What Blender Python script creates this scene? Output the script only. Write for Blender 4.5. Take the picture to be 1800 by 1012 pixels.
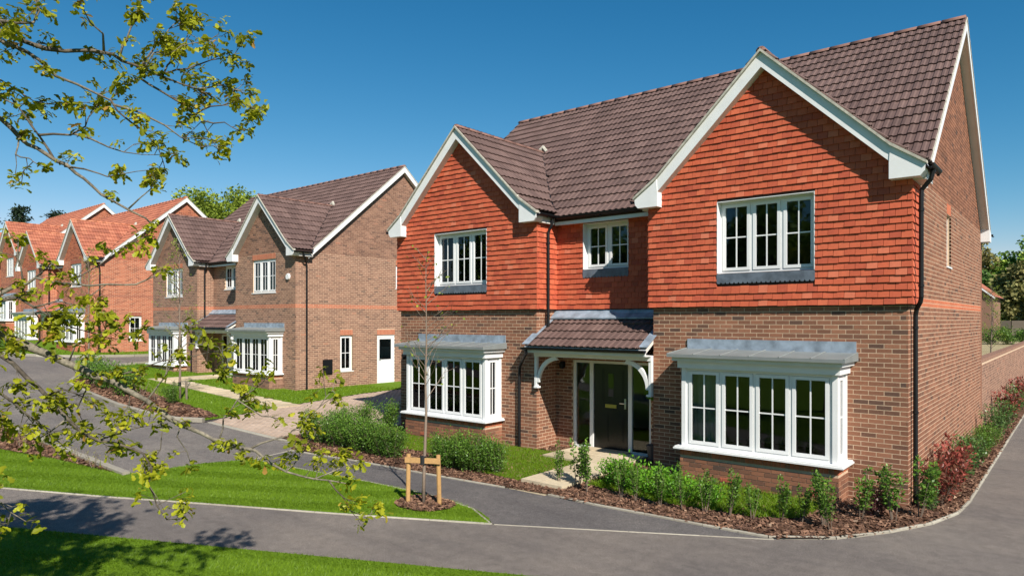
import bpy, bmesh, math, random
import numpy as np
from mathutils import Matrix, Vector

for o in list(bpy.data.objects): bpy.data.objects.remove(o)
scene = bpy.context.scene
R_ = math.radians
col = scene.collection

# ------------------------------------------------------------------ camera
cam_d = bpy.data.cameras.new('camera'); cam = bpy.data.objects.new('camera', cam_d); col.objects.link(cam)
CAM = Vector((2.092, -12.137, 2.921)); YAW = 50.225
cam.location = CAM
cam.rotation_euler = (R_(90), 0, R_(90 - YAW))
cam_d.sensor_width = 36.0; cam_d.lens = 36.0*1207/1800
cam_d.shift_y = 56.5/1800
cam_d.clip_start = 0.1; cam_d.clip_end = 3000
scene.camera = cam

# ------------------------------------------------------------------ light
SUN = Vector((1.80, -1.0, 1.70)).normalized()
elev = math.asin(SUN.z); azim = math.atan2(SUN.x, SUN.y)
world = bpy.data.worlds.new('World'); scene.world = world; world.use_nodes = True
wn = world.node_tree.nodes; wl = world.node_tree.links
bg = wn['Background']; sky = wn.new('ShaderNodeTexSky'); sky.sky_type = 'NISHITA'; sky.sun_disc = False
sky.sun_elevation = elev; sky.sun_rotation = azim
sky.altitude = 100; sky.air_density = 1.0; sky.dust_density = 0.0; sky.ozone_density = 6.0
# polarised, contrasty film response of the sky colour (same everywhere in the sky)
sp = wn.new('ShaderNodeSeparateColor'); cb = wn.new('ShaderNodeCombineColor'); wl.new(sky.outputs[0], sp.inputs[0])
for i, (gam, k) in enumerate(((2.2, .31), (1.15, .96), (.95, 1.26))):
    mn = wn.new('ShaderNodeMath'); mn.operation = 'MINIMUM'; mn.inputs[1].default_value = (3.6, 6.5, 9.0)[i]
    pw = wn.new('ShaderNodeMath'); pw.operation = 'POWER'; pw.inputs[1].default_value = gam
    ml = wn.new('ShaderNodeMath'); ml.operation = 'MULTIPLY'; ml.inputs[1].default_value = k
    wl.new(sp.outputs[i], mn.inputs[0]); wl.new(mn.outputs[0], pw.inputs[0]); wl.new(pw.outputs[0], ml.inputs[0]); wl.new(ml.outputs[0], cb.inputs[i])
wl.new(cb.outputs[0], bg.inputs[0]); bg.inputs[1].default_value = 0.06
sd = bpy.data.lights.new('sun', 'SUN'); sd.energy = 4.8; sd.angle = R_(0.53); sd.color = (1.0, 0.945, 0.865)
sun = bpy.data.objects.new('sun', sd); col.objects.link(sun)
sun.rotation_euler = (-SUN).to_track_quat('-Z', 'Y').to_euler(); sun.location = (20, -20, 25)
vs = scene.view_settings; vs.view_transform = 'Standard'; vs.look = 'None'; vs.gamma = 1.0; vs.use_curve_mapping = False
vs.exposure = 0.60
scene.cycles.max_bounces = 6; scene.cycles.transparent_max_bounces = 12
scene.cycles.use_denoising = True

# ------------------------------------------------------------------ helpers
rng = random.Random(7)
nrng = np.random.default_rng(11)

def tag(o, label=None, cat=None, group=None, kind=None):
    if label: o['label'] = label
    if cat: o['category'] = cat
    if group: o['group'] = group
    if kind: o['kind'] = kind
    return o

def empty(name, loc=(0, 0, 0), rz=0, parent=None):
    o = bpy.data.objects.new(name, None); col.objects.link(o)
    o.location = loc; o.rotation_euler = (0, 0, rz); o.empty_display_size = .2
    if parent: o.parent = parent
    return o

def link(name, me, parent=None, loc=None, mat=None):
    o = bpy.data.objects.new(name, me); col.objects.link(o)
    if parent: o.parent = parent
    if loc is not None: o.location = loc
    if mat is not None and len(me.materials) == 0: me.materials.append(mat)
    return o

class MB:
    def __init__(s): s.v = []; s.f = []; s.t = []
    def add(s, vs, fs, tint=.5):
        b = len(s.v); s.v.extend(vs)
        for f in fs: s.f.append([i+b for i in f]); s.t.append(tint)
    def box(s, x0, x1, y0, y1, z0, z1, tint=.5):
        s.add([(x0,y0,z0),(x1,y0,z0),(x1,y1,z0),(x0,y1,z0),(x0,y0,z1),(x1,y0,z1),(x1,y1,z1),(x0,y1,z1)],
              [(0,3,2,1),(4,5,6,7),(0,1,5,4),(1,2,6,5),(2,3,7,6),(3,0,4,7)], tint)
    def obox(s, fr, u0, u1, n0, n1, z0, z1, tint=.5):
        (ox, oy), (ux, uy), (nx, ny) = fr
        P = lambda u, n, z: (ox+ux*u+nx*n, oy+uy*u+ny*n, z)
        s.add([P(u0,n1,z0),P(u1,n1,z0),P(u1,n0,z0),P(u0,n0,z0),P(u0,n1,z1),P(u1,n1,z1),P(u1,n0,z1),P(u0,n0,z1)],
              [(0,3,2,1),(4,5,6,7),(0,1,5,4),(1,2,6,5),(2,3,7,6),(3,0,4,7)], tint)
    def prism(s, poly, fn, a, b, tint=.5):      # poly of 2-D points, fn(p, q, t) -> xyz, from t=a to t=b
        n = len(poly)
        s.add([fn(p[0], p[1], a) for p in poly]+[fn(p[0], p[1], b) for p in poly],
              [tuple(range(n-1, -1, -1)), tuple(range(n, 2*n))]+[(i, (i+1) % n, n+(i+1) % n, n+i) for i in range(n)], tint)
    def tube(s, pts, rad, n=6, tint=.5, cap=True):
        pts = [Vector(p) for p in pts]
        if not hasattr(rad, '__len__'): rad = [rad]*len(pts)
        rings = []; up = Vector((0, 0, 1))
        prev = None
        for i, p in enumerate(pts):
            d = (pts[min(i+1, len(pts)-1)]-pts[max(i-1, 0)])
            if d.length < 1e-9: d = Vector((0, 0, 1))
            d.normalize()
            if prev is None:
                a = d.cross(up) if abs(d.z) < .95 else d.cross(Vector((1, 0, 0)))
            else:
                a = prev - d*prev.dot(d)
                if a.length < 1e-6: a = d.cross(up)
            a.normalize(); prev = a; b = d.cross(a)
            rings.append([tuple(p+(a*math.cos(2*math.pi*k/n)+b*math.sin(2*math.pi*k/n))*rad[i]) for k in range(n)])
        vs = [v for r in rings for v in r]; fs = []
        for i in range(len(rings)-1):
            for k in range(n):
                fs.append((i*n+k, i*n+(k+1) % n, (i+1)*n+(k+1) % n, (i+1)*n+k))
        if cap:
            fs.append(tuple(range(n-1, -1, -1))); fs.append(tuple(range((len(rings)-1)*n, len(rings)*n)))
        s.add(vs, fs, tint)
    def mesh(s, name, mat=None, smooth=False):
        me = bpy.data.meshes.new(name); me.from_pydata(s.v, [], s.f)
        at = me.attributes.new('tint', 'FLOAT', 'FACE'); at.data.foreach_set('value', np.array(s.t, dtype=np.float32))
        if mat: me.materials.append(mat)
        if smooth: me.polygons.foreach_set('use_smooth', [True]*len(me.polygons))
        me.update(); return me
    def build(s, name, mat, parent=None, smooth=False, loc=None):
        return link(name, s.mesh(name, mat, smooth), parent, loc)

def np_mesh(name, V, nper, tint, mat):
    """V: (N*nper,3) verts, each run of nper verts is one polygon; tint (N,)"""
    N = len(V)//nper
    me = bpy.data.meshes.new(name); me.vertices.add(len(V)); me.vertices.foreach_set('co', V.astype(np.float32).ravel())
    me.loops.add(N*nper); me.loops.foreach_set('vertex_index', np.arange(N*nper, dtype=np.int32))
    me.polygons.add(N); me.polygons.foreach_set('loop_start', np.arange(0, N*nper, nper, dtype=np.int32))
    me.update(calc_edges=True)
    at = me.attributes.new('tint', 'FLOAT', 'FACE'); at.data.foreach_set('value', np.asarray(tint, dtype=np.float32))
    if mat: me.materials.append(mat)
    me.validate(); return me

# ------------------------------------------------------------------ materials
def newmat(name):
    m = bpy.data.materials.new(name); m.use_nodes = True
    nt = m.node_tree; nt.nodes.clear()
    out = nt.nodes.new('ShaderNodeOutputMaterial'); b = nt.nodes.new('ShaderNodeBsdfPrincipled')
    nt.links.new(b.outputs[0], out.inputs[0]); return m, nt, b, out

def noise(nt, scale, detail=3, rough=.55, vec=None):
    n = nt.nodes.new('ShaderNodeTexNoise'); n.inputs['Scale'].default_value = scale
    n.inputs['Detail'].default_value = detail; n.inputs['Roughness'].default_value = rough
    if vec is None:
        g = nt.nodes.new('ShaderNodeNewGeometry'); vec = g.outputs['Position']
    nt.links.new(vec, n.inputs['Vector']); return n.outputs['Fac']

def ramp(nt, fac, stops, interp='LINEAR'):
    r = nt.nodes.new('ShaderNodeValToRGB'); r.color_ramp.interpolation = interp
    e = r.color_ramp.elements
    while len(e) > 1: e.remove(e[-1])
    e[0].position = stops[0][0]; e[0].color = (*stops[0][1], 1)
    for p, c in stops[1:]:
        x = e.new(p); x.color = (*c, 1)
    nt.links.new(fac, r.inputs[0]); return r.outputs[0]

def mixc(nt, fac, a, b, mode='MIX'):
    m = nt.nodes.new('ShaderNodeMix'); m.data_type = 'RGBA'; m.blend_type = mode
    for s, v in ((m.inputs[0], fac), (m.inputs[6], a), (m.inputs[7], b)):
        if isinstance(v, (int, float)): s.default_value = v
        elif isinstance(v, tuple): s.default_value = (*v, 1)
        else: nt.links.new(v, s)
    return m.outputs[2]

def bump(nt, b, h, strength=.3, dist=.01):
    n = nt.nodes.new('ShaderNodeBump'); n.inputs['Strength'].default_value = strength; n.inputs['Distance'].default_value = dist
    nt.links.new(h, n.inputs['Height']); nt.links.new(n.outputs[0], b.inputs['Normal'])

def tintnode(nt):
    a = nt.nodes.new('ShaderNodeAttribute'); a.attribute_name = 'tint'; return a.outputs['Fac']

def plain(name, c, rough=.6, var=.12, scale=6, spec=.4, metal=0, bmp=0, bscale=60):
    m, nt, b, out = newmat(name)
    n = noise(nt, scale, 4)
    c2 = tuple(max(0, x*(1-var)) for x in c); c3 = tuple(min(1, x*(1+var)) for x in c)
    nt.links.new(ramp(nt, n, [(.3, c2), (.7, c3)]), b.inputs['Base Color'])
    b.inputs['Roughness'].default_value = rough; b.inputs['Specular IOR Level'].default_value = spec; b.inputs['Metallic'].default_value = metal
    if bmp: bump(nt, b, noise(nt, bscale, 3), bmp, .004)
    return m

def tinted(name, stops, rough=.85, nscale=25, namt=.35, bmp=.4, bscale=140, spec=.25, patch=1.2, pamt=.18):
    m, nt, b, out = newmat(name)
    c = ramp(nt, tintnode(nt), stops)
    c = mixc(nt, namt, c, ramp(nt, noise(nt, nscale, 5, .65), [(.3, (.35,)*3), (.7, (1.25, 1.2, 1.15))]), 'MULTIPLY')
    c = mixc(nt, pamt, c, ramp(nt, noise(nt, patch, 3), [(.35, (.55,)*3), (.65, (1.3,)*3)]), 'MULTIPLY')
    nt.links.new(c, b.inputs['Base Color'])
    b.inputs['Roughness'].default_value = rough; b.inputs['Specular IOR Level'].default_value = spec
    bump(nt, b, noise(nt, bscale, 4, .6), bmp, .004)
    return m

def leafmat(name, stops, trans=.35, rough=.5):
    m, nt, b, out = newmat(name)
    c = ramp(nt, tintnode(nt), stops)
    nt.links.new(c, b.inputs['Base Color']); b.inputs['Roughness'].default_value = rough; b.inputs['Specular IOR Level'].default_value = .25
    t = nt.nodes.new('ShaderNodeBsdfTranslucent'); nt.links.new(c, t.inputs[0])
    mx = nt.nodes.new('ShaderNodeMixShader'); mx.inputs[0].default_value = trans
    nt.links.new(b.outputs[0], mx.inputs[1]); nt.links.new(t.outputs[0], mx.inputs[2]); nt.links.new(mx.outputs[0], out.inputs[0])
    return m

M = {}
M['brick_multi'] = tinted('brick_multi', [(0, (.095,.058,.045)), (.08, (.145,.074,.049)), (.2, (.205,.093,.056)), (.55, (.25,.110,.064)), (.80, (.285,.126,.073)), (.90, (.315,.145,.085)), (.93, (.48,.14,.07)), (1, (.54,.17,.085))], namt=.22)
M['brick_brown'] = tinted('brick_brown', [(0, (.14,.085,.065)), (.2, (.23,.125,.088)), (.6, (.29,.16,.108)), (.88, (.34,.19,.13)), (.93, (.44,.15,.085)), (1, (.50,.18,.10))])
M['brick_orange'] = tinted('brick_orange', [(0, (.24,.075,.045)), (.4, (.42,.13,.07)), (.88, (.50,.17,.09)), (.93, (.30,.085,.05)), (1, (.34,.10,.06))])
M['mortar'] = plain('mortar', (.55,.395,.27), .95, .15, 9, .1, bmp=.3, bscale=200)
M['mortar_pale'] = plain('mortar_pale', (.44,.41,.34), .95, .25, 14, .1, bmp=.5, bscale=120)
M['hung'] = tinted('hung_tile_clay', [(0, (.40,.080,.042)), (.2, (.46,.095,.046)), (.7, (.52,.112,.052)), (.93, (.55,.13,.062)), (1, (.58,.17,.095))], .8, 18, .2, .3)
M['batten'] = plain('felt', (.06,.03,.025), .95)
M['roof_brown'] = tinted('roof_tile_brown', [(0, (.098,.059,.050)), (.5, (.122,.074,.063)), (1, (.150,.093,.079))], .75, 8, .2, .25, 180, .35, .9, .12)
M['roof_orange'] = tinted('roof_tile_orange', [(0, (.29,.098,.06)), (.3, (.36,.12,.07)), (.7, (.40,.14,.08)), (1, (.44,.165,.095))], .75, 8, .2, .25, 180, .3)
M['ridge_brown'] = tinted('ridge_brown', [(0, (.20,.108,.085)), (1, (.235,.127,.10))], .8)
M['ridge_orange'] = tinted('ridge_orange', [(0, (.5,.17,.09)), (1, (.58,.22,.12))], .8)
M['upvc'] = plain('white_upvc', (.74,.735,.72), .35, .03, 3, .5)
M['white_paint'] = plain('white_board', (.73,.725,.71), .45, .05, 4, .4)
M['soffit'] = plain('soffit_board', (.66,.62,.57), .5, .04, 4)
M['black'] = plain('black_plastic', (.007,.007,.008), .5, .1, 6, .3)
M['lead'] = plain('lead_sheet', (.27,.32,.375), .5, .35, 5, .5, .15, .3, 30)
M['lead_dark'] = plain('dark_lead', (.115,.135,.165), .5, .3, 7, .5, .1, .2, 30)
M['grp'] = plain('grey_roof_sheet', (.19,.205,.20), .55, .12, 3, .5, 0, .1, 20)
M['door_black'] = plain('black_door', (.010,.011,.013), .25, .1, 4, .5)
M['brass'] = plain('brass', (.62,.48,.16), .3, .1, 10, .5, .9)
M['chrome'] = plain('satin_metal', (.6,.6,.6), .3, .05, 10, .5, .9)
M['interior'] = plain('interior_plaster', (.62,.60,.54), .9, .05)
M['int_floor'] = plain('interior_carpet', (.30,.27,.23), .95, .1)
M['curtain'] = plain('curtain_fabric', (.62,.64,.62), .9, .08, 8)
M['blind'] = plain('blind_fabric', (.45,.47,.42), .9, .08, 8)
M['slab'] = tinted('cream_paving', [(0, (.47,.38,.25)), (1, (.60,.50,.35))], .9, 12, .3, .3, 90, .2)
M['block'] = tinted('block_paving', [(0, (.40,.295,.22)), (.5, (.455,.345,.26)), (1, (.51,.39,.30))], .9, 14, .2, .3)
M['kerb'] = tinted('kerb_concrete', [(0, (.30,.27,.215)), (1, (.39,.36,.29))], .9, 18, .3, .4)
M['timber'] = tinted('stake_timber', [(0, (.42,.24,.09)), (1, (.52,.31,.13))], .8, 30, .35, .3)
M['rubber'] = plain('rubber_tie', (.015,.015,.015), .7)
M['fence'] = tinted('fence_board', [(0, (.16,.13,.10)), (1, (.25,.20,.15))], .9)
M['terracotta'] = plain('dark_pot', (.05,.05,.055), .6)

def glassmat():
    m = bpy.data.materials.new('window_glass'); m.use_nodes = True; nt = m.node_tree; nt.nodes.clear()
    out = nt.nodes.new('ShaderNodeOutputMaterial'); t = nt.nodes.new('ShaderNodeBsdfTransparent'); t.inputs[0].default_value = (.72,.76,.74,1)
    g = nt.nodes.new('ShaderNodeBsdfGlossy'); g.inputs['Roughness'].default_value = .015; g.inputs[0].default_value = (.9,.92,.95,1)
    fr = nt.nodes.new('ShaderNodeFresnel'); fr.inputs[0].default_value = 1.5
    ml = nt.nodes.new('ShaderNodeMath'); ml.operation = 'MULTIPLY'; ml.inputs[1].default_value = 1.0
    bp_ = nt.nodes.new('ShaderNodeBump'); bp_.inputs['Strength'].default_value = .02; bp_.inputs['Distance'].default_value = .02
    nt.links.new(noise(nt, 2.0, 1), bp_.inputs['Height']); nt.links.new(bp_.outputs[0], g.inputs['Normal'])
    mx = nt.nodes.new('ShaderNodeMixShader'); nt.links.new(fr.outputs[0], ml.inputs[0]); nt.links.new(ml.outputs[0], mx.inputs[0])
    nt.links.new(t.outputs[0], mx.inputs[1]); nt.links.new(g.outputs[0], mx.inputs[2]); nt.links.new(mx.outputs[0], out.inputs[0]); return m
M['glass'] = glassmat()

def asphalt(name, c, warm=1.0):
    m, nt, b, out = newmat(name)
    f = noise(nt, 95, 5, .75); g = noise(nt, .45, 4, .6); h = noise(nt, 7, 5, .7)
    k = ramp(nt, f, [(.32, tuple(x*.35 for x in c)), (.5, c), (.64, tuple(min(1, x*2.3) for x in c))])
    k = mixc(nt, .6, k, ramp(nt, g, [(.35, (.74,.74,.77)), (.65, (1.22,1.20,1.16))]), 'MULTIPLY')
    k = mixc(nt, .5, k, ramp(nt, h, [(.35, (.72,)*3), (.65, (1.25,)*3)]), 'MULTIPLY')
    # stains and old damp marks, long along the path
    mp = nt.nodes.new('ShaderNodeMapping'); gg = nt.nodes.new('ShaderNodeNewGeometry'); nt.links.new(gg.outputs['Position'], mp.inputs[0])
    mp.inputs['Rotation'].default_value = (0, 0, -.46); mp.inputs['Scale'].default_value = (.35, 2.2, 1)
    k = mixc(nt, .5, k, ramp(nt, noise(nt, 1.1, 5, .65, mp.outputs[0]), [(.38, (.80,.79,.80)), (.5, (1,1,1)), (.66, (1.12,1.10,1.07))]), 'MULTIPLY')
    v = nt.nodes.new('ShaderNodeTexVoronoi'); v.inputs['Scale'].default_value = 26; nt.links.new(gg.outputs['Position'], v.inputs['Vector'])
    k = mixc(nt, 1.0, k, ramp(nt, v.outputs['Distance'], [(.0, (1.7,1.6,1.5)), (.09, (1.5,1.45,1.4)), (.14, (1,1,1))]), 'MULTIPLY')
    nt.links.new(k, b.inputs['Base Color']); b.inputs['Roughness'].default_value = .85; b.inputs['Specular IOR Level'].default_value = .3
    bump(nt, b, noise(nt, 110, 3, .7), .9, .008); return m
M['asphalt'] = asphalt('asphalt', (.150,.129,.112))
M['asphalt_dark'] = asphalt('asphalt_new', (.105,.095,.090))
M['road'] = asphalt('road_asphalt', (.150,.132,.116))

def groundmat(name, a, b_, sc=3):
    m, nt, b, out = newmat(name)
    k = ramp(nt, noise(nt, sc, 5, .65), [(.3, a), (.7, b_)])
    k = mixc(nt, .4, k, ramp(nt, noise(nt, 60, 3, .7), [(.3, (.55,)*3), (.7, (1.35,)*3)]), 'MULTIPLY')
    nt.links.new(k, b.inputs['Base Color']); b.inputs['Roughness'].default_value = .95; b.inputs['Specular IOR Level'].default_value = .1
    bump(nt, b, noise(nt, 45, 4), .8, .02); return m
M['lawn'] = groundmat('lawn_soil', (.095,.165,.010), (.125,.21,.014), 2)
M['lawn_far'] = groundmat('rough_grass', (.075,.12,.03), (.13,.17,.05), .6)
M['soil'] = groundmat('mulch_soil', (.07,.038,.025), (.14,.075,.045), 8)
M['field'] = groundmat('dry_field', (.30,.24,.13), (.40,.33,.19), .4)

M['grass'] = leafmat('grass_blade', [(0, (.085,.15,.008)), (.5, (.145,.245,.010)), (.9, (.205,.31,.016)), (1, (.33,.34,.08))], .35, .45)
M['chip'] = tinted('bark_chip', [(0, (.07,.038,.027)), (.5, (.19,.10,.062)), (.9, (.32,.19,.12)), (1, (.5,.36,.25))], .9, 40, .2)
M['oak_leaf'] = leafmat('oak_leaf', [(0, (.11,.125,.010)), (.35, (.23,.25,.014)), (.75, (.39,.395,.020)), (.92, (.52,.48,.045)), (1, (.40,.22,.05))], .42, .45)
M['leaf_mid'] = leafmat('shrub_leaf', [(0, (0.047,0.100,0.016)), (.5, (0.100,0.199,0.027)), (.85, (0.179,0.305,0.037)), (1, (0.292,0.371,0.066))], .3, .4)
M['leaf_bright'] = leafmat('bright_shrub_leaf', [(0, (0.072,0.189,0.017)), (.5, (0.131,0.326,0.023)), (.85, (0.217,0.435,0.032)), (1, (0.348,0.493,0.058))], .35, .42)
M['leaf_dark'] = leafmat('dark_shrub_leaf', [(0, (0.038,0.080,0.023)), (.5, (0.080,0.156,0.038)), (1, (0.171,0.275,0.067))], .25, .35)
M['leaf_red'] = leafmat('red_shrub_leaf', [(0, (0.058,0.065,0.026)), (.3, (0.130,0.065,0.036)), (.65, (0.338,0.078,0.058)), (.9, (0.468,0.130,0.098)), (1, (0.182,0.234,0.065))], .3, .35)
M['leaf_purple'] = leafmat('purple_shrub_leaf', [(0, (.03,.012,.014)), (.6, (.085,.025,.025)), (1, (.16,.05,.04))], .25, .4)
M['leaf_wood'] = leafmat('wood_leaf', [(0, (0.059,0.121,0.027)), (.5, (0.162,0.270,0.043)), (.85, (0.324,0.459,0.068)), (1, (0.513,0.594,0.108))], .3, .6)
M['leaf_spring'] = leafmat('spring_leaf', [(0, (0.106,0.150,0.021)), (.5, (0.229,0.299,0.035)), (1, (0.422,0.493,0.062))], .35, .6)
M['leaf_olive'] = leafmat('olive_leaf', [(0, (0.117,0.108,0.043)), (.5, (0.254,0.225,0.078)), (1, (0.390,0.370,0.137))], .25, .6)
M['needle'] = leafmat('pine_needle', [(0, (.008,.018,.010)), (.6, (.022,.042,.022)), (1, (.05,.08,.035))], .1, .6)
M['bark'] = tinted('oak_bark', [(0, (.11,.092,.072)), (.5, (.17,.145,.115)), (1, (.24,.215,.165))], .95, 55, .85, .9, 70, .1, 14, .7)
M['bark_pale'] = tinted('sapling_bark', [(0, (.16,.12,.09)), (1, (.28,.21,.16))], .9, 30, .4, .5, 90)

# ------------------------------------------------------------------ terrain and ground sheets
def _tz(x):
    t = min(50.0, max(0.0, -(x+10))); return .018*t+.0006*t*t
def tz(x, y=0):
    a = math.floor(x); w = x-a
    z = _tz(a)*(1-w)+_tz(a+1)*w
    return z+max(0.0, min(y-30, 120))*.008
def tz_np(x): 
    a = np.floor(x); w = x-a
    f = lambda q: .018*np.clip(-(q+10), 0, 50)+.0006*np.clip(-(q+10), 0, 50)**2
    return f(a)*(1-w)+f(a+1)*w

def drape(name, poly, zoff, mat, parent=None, kind='structure', ycut=False):
    bm = bmesh.new(); f = bm.faces.new([bm.verts.new((x, y, 0)) for x, y in poly])
    bmesh.ops.triangulate(bm, faces=[f])
    xs = [p[0] for p in poly]
    for x in range(math.ceil(min(xs)), min(math.floor(max(xs)), -10)+1):
        if x < -62: continue
        bmesh.ops.bisect_plane(bm, geom=bm.verts[:]+bm.edges[:]+bm.faces[:], plane_co=(x, 0, 0), plane_no=(1, 0, 0))
    if ycut: bmesh.ops.bisect_plane(bm, geom=bm.verts[:]+bm.edges[:]+bm.faces[:], plane_co=(0, 30, 0), plane_no=(0, 1, 0))
    for v in bm.verts: v.co.z = tz(v.co.x, v.co.y)+zoff
    bmesh.ops.recalc_face_normals(bm, faces=bm.faces[:])
    if sum(f.normal.z for f in bm.faces) < 0: bmesh.ops.reverse_faces(bm, faces=bm.faces[:])
    me = bpy.data.meshes.new(name); bm.to_mesh(me); bm.free(); me.materials.append(mat)
    o = link(name, me, parent)
    if kind and not parent: o['kind'] = kind
    return o

def inpoly(P, poly):
    x, y = P[:, 0], P[:, 1]; c = np.zeros(len(P), bool); n = len(poly)
    for i in range(n):
        x0, y0 = poly[i]; x1, y1 = poly[i-1]
        if y0 == y1: continue
        c ^= ((y0 > y) != (y1 > y)) & (x < (x1-x0)*(y-y0)/(y1-y0)+x0)
    return c
def scatter(poly, n_per_m2, seed):
    g = np.random.default_rng(seed); p = np.array(poly); lo = p.min(0); hi = p.max(0)
    n = int((hi-lo).prod()*n_per_m2); P = g.uniform(lo, hi, (n, 2)); return P[inpoly(P, poly)]

# base ground: one sheet to the horizon
xs = [-900, -400, -150]+list(range(-62, 12, 2))+[20, 40, 80, 200, 900]
ys = [-500, -120, -40, -20, -10, 0, 10, 20, 30, 52, 86, 110, 150, 400, 1500]
mb = MB(); nx = len(xs)
for y in ys:
    for x in xs: mb.v.append((x, y, tz(x, y)-.045))
for j in range(len(ys)-1):
    for i in range(nx-1): mb.f.append((j*nx+i, j*nx+i+1, (j+1)*nx+i+1, (j+1)*nx+i)); mb.t.append(.5)
g = mb.build('ground', M['lawn_far']); g['kind'] = 'structure'

lo_y = lambda x: -5.98+.479*(x+2.78)
up_y = lambda x: -4.76+.502*(x+4.41)
BEDCURVE = [(-1.06,-2.84),(-.61,-2.49),(-.28,-2.12),(0,-1.62),(.23,-1.2),(.42,-.72),(.56,-.25),(.65,.25),(.68,1.0),(.68,4.85),(.68,10.3),(.70,40)]
BED1 = [(-11.43,-3.58),(-10.57,-3.43),(-9.29,-3.25),(-7.93,-3.2),(-6.75,-3.12),(-5.65,-3.03)]
BED2 = [(-4.77,-2.95),(-4.31,-3.0),(-3.29,-2.95),(-2.37,-2.92),(-1.54,-2.88),(-1.06,-2.84)]
LAWNTOP = [(-11.58,-6.74),(-11.6,-6.1),(-11.55,-5.5),(-11.21,-4.62),(-10.03,-4.45),(-8.92,-4.38),(-7.97,-4.27),(-6.83,-4.22),(-6.14,-4.2),(-5.47,-4.28),(-4.95,-4.42),(-4.62,-4.6),(-4.43,-4.77)]
drape('footpath', [(-60, lo_y(-60)), (10, lo_y(10)), (10, 60), (.72, 60)]+[(.72,40)]+BEDCURVE[::-1][1:]+[(-4.41,-4.76), (-12, up_y(-12)), (-60, up_y(-60))], .0, M['asphalt'])
drape('side_path', [(-4.43,-4.74)]+LAWNTOP[::-1][1:10]+[(-11.21,-4.6),(-11.43,-3.58)]+BED1[1:]+BED2, .003, M['asphalt_dark'])
ROAD = [(-11.6,-6.9),(-11.58,-6.1),(-11.21,-4.59),(-11.43,-3.58),(-12.13,-2.99),(-16.22,-2.97),(-16.42,-3.54),(-18.3,-3.77),(-20.8,-3.74),(-23.5,-3.47),(-25.9,-3.22),(-27.6,-2.91),(-29.1,-2.25),(-31,-.9),(-33.2,.8),(-34,3),(-34,22),(-37.4,22),(-37.4,3.5),(-37.9,1.2),(-39,-.4),(-41,-1.6),(-44,-2.1),(-70,-2.3),(-70,-7.6),(-30,-7.0)]
drape('road', ROAD, -.004, M['road'])
LAWN = [(-40, up_y(-40)), (-12.22,-8.72), (-9.25,-7.18), (-6.46,-5.83), (-4.43,-4.79)]+LAWNTOP[::-1][1:]+[(-12.2,-6.97),(-14.08,-7.35),(-16.05,-7.85),(-19,-8.6),(-40,-15)]
drape('lawn', LAWN, .012, M['lawn'])
FRONTLAWN = [(-60, lo_y(-60)-.02), (10, lo_y(10)-.02), (10,-40), (-60,-60)]
drape('lawn', FRONTLAWN, .012, M['lawn'])
LBED = [(-11.9,-6.98),(-12.2,-6.98),(-14.08,-7.35),(-16.05,-7.85),(-19,-8.6),(-30,-11.8),(-30,-7.06)]
drape('planting_bed', LBED, .02, M['soil'])
MBED = BED1+BED2[:]+BEDCURVE[1:-1]+[(.68,38),(0.05,38),(.05,.8),(-12.1,.8),(-12.3,-.6),(-13.0,-2.9),(-12.1,-2.96)]
drape('planting_bed', MBED, .022, M['soil'])
PATCH_A = [(-11.2,-1.9),(-8.6,-1.75),(-8.2,-2.35),(-6.3,-2.5),(-5.75,-2.55),(-5.75,-.6),(-6.75,-.55),(-6.75,.0),(-11.4,-.3)]
PATCH_B = [(-4.6,-2.0),(-3.2,-2.25),(-1.6,-2.1),(-1.05,-1.7),(-1.0,-.7),(-4.5,-.5)]
drape('lawn', PATCH_A, .035, M['lawn']); drape('lawn', PATCH_B, .035, M['lawn'])
DRIVE = [(-16.3,-2.97),(-12.35,-2.97),(-13.0,-2.9),(-12.3,-.6),(-12.1,.8),(-12.1,30),(-18.6,30),(-18.6,5.9),(-18.43,3.93),(-17.85,1.56),(-17.35,-.43),(-16.6,-2.4)]
drape('driveway', DRIVE, -.002, M['block'])
H2LAWN = [(-16.65,-2.5),(-17.4,-.43),(-17.9,1.56),(-18.5,3.93),(-18.65,5.9),(-18.65,20),(-33.9,20),(-33.9,3),(-33.1,.9),(-30.9,-.75),(-29,-2.1),(-27.5,-2.75),(-25.9,-3.05),(-23.5,-3.3),(-20.8,-3.57),(-18.3,-3.6),(-16.6,-3.4)]
drape('lawn', H2LAWN, .012, M['lawn'])
H2BED = [(-16.8,-3.3),(-18.3,-3.58),(-20.8,-3.55),(-23.5,-3.28),(-25.9,-3.03),(-27.5,-2.73),(-28.9,-2.1),(-30.5,-.8),(-31.5,.3),(-29,.6),(-27,-.9),(-24,-1.6),(-21,-1.9),(-18,-2.2),(-16.9,-2.4)]
drape('planting_bed', H2BED, .024, M['soil'])
H3LAWN = [(-37.6,22),(-37.6,3.5),(-38.1,1.3),(-39.2,-.2),(-41,-1.4),(-44,-1.9),(-70,-2.1),(-70,22)]
drape('lawn', H3LAWN, .012, M['lawn'])
drape('field', [(-60,52),(40,52),(40,86),(-60,86)], .02, M['field'])

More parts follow.
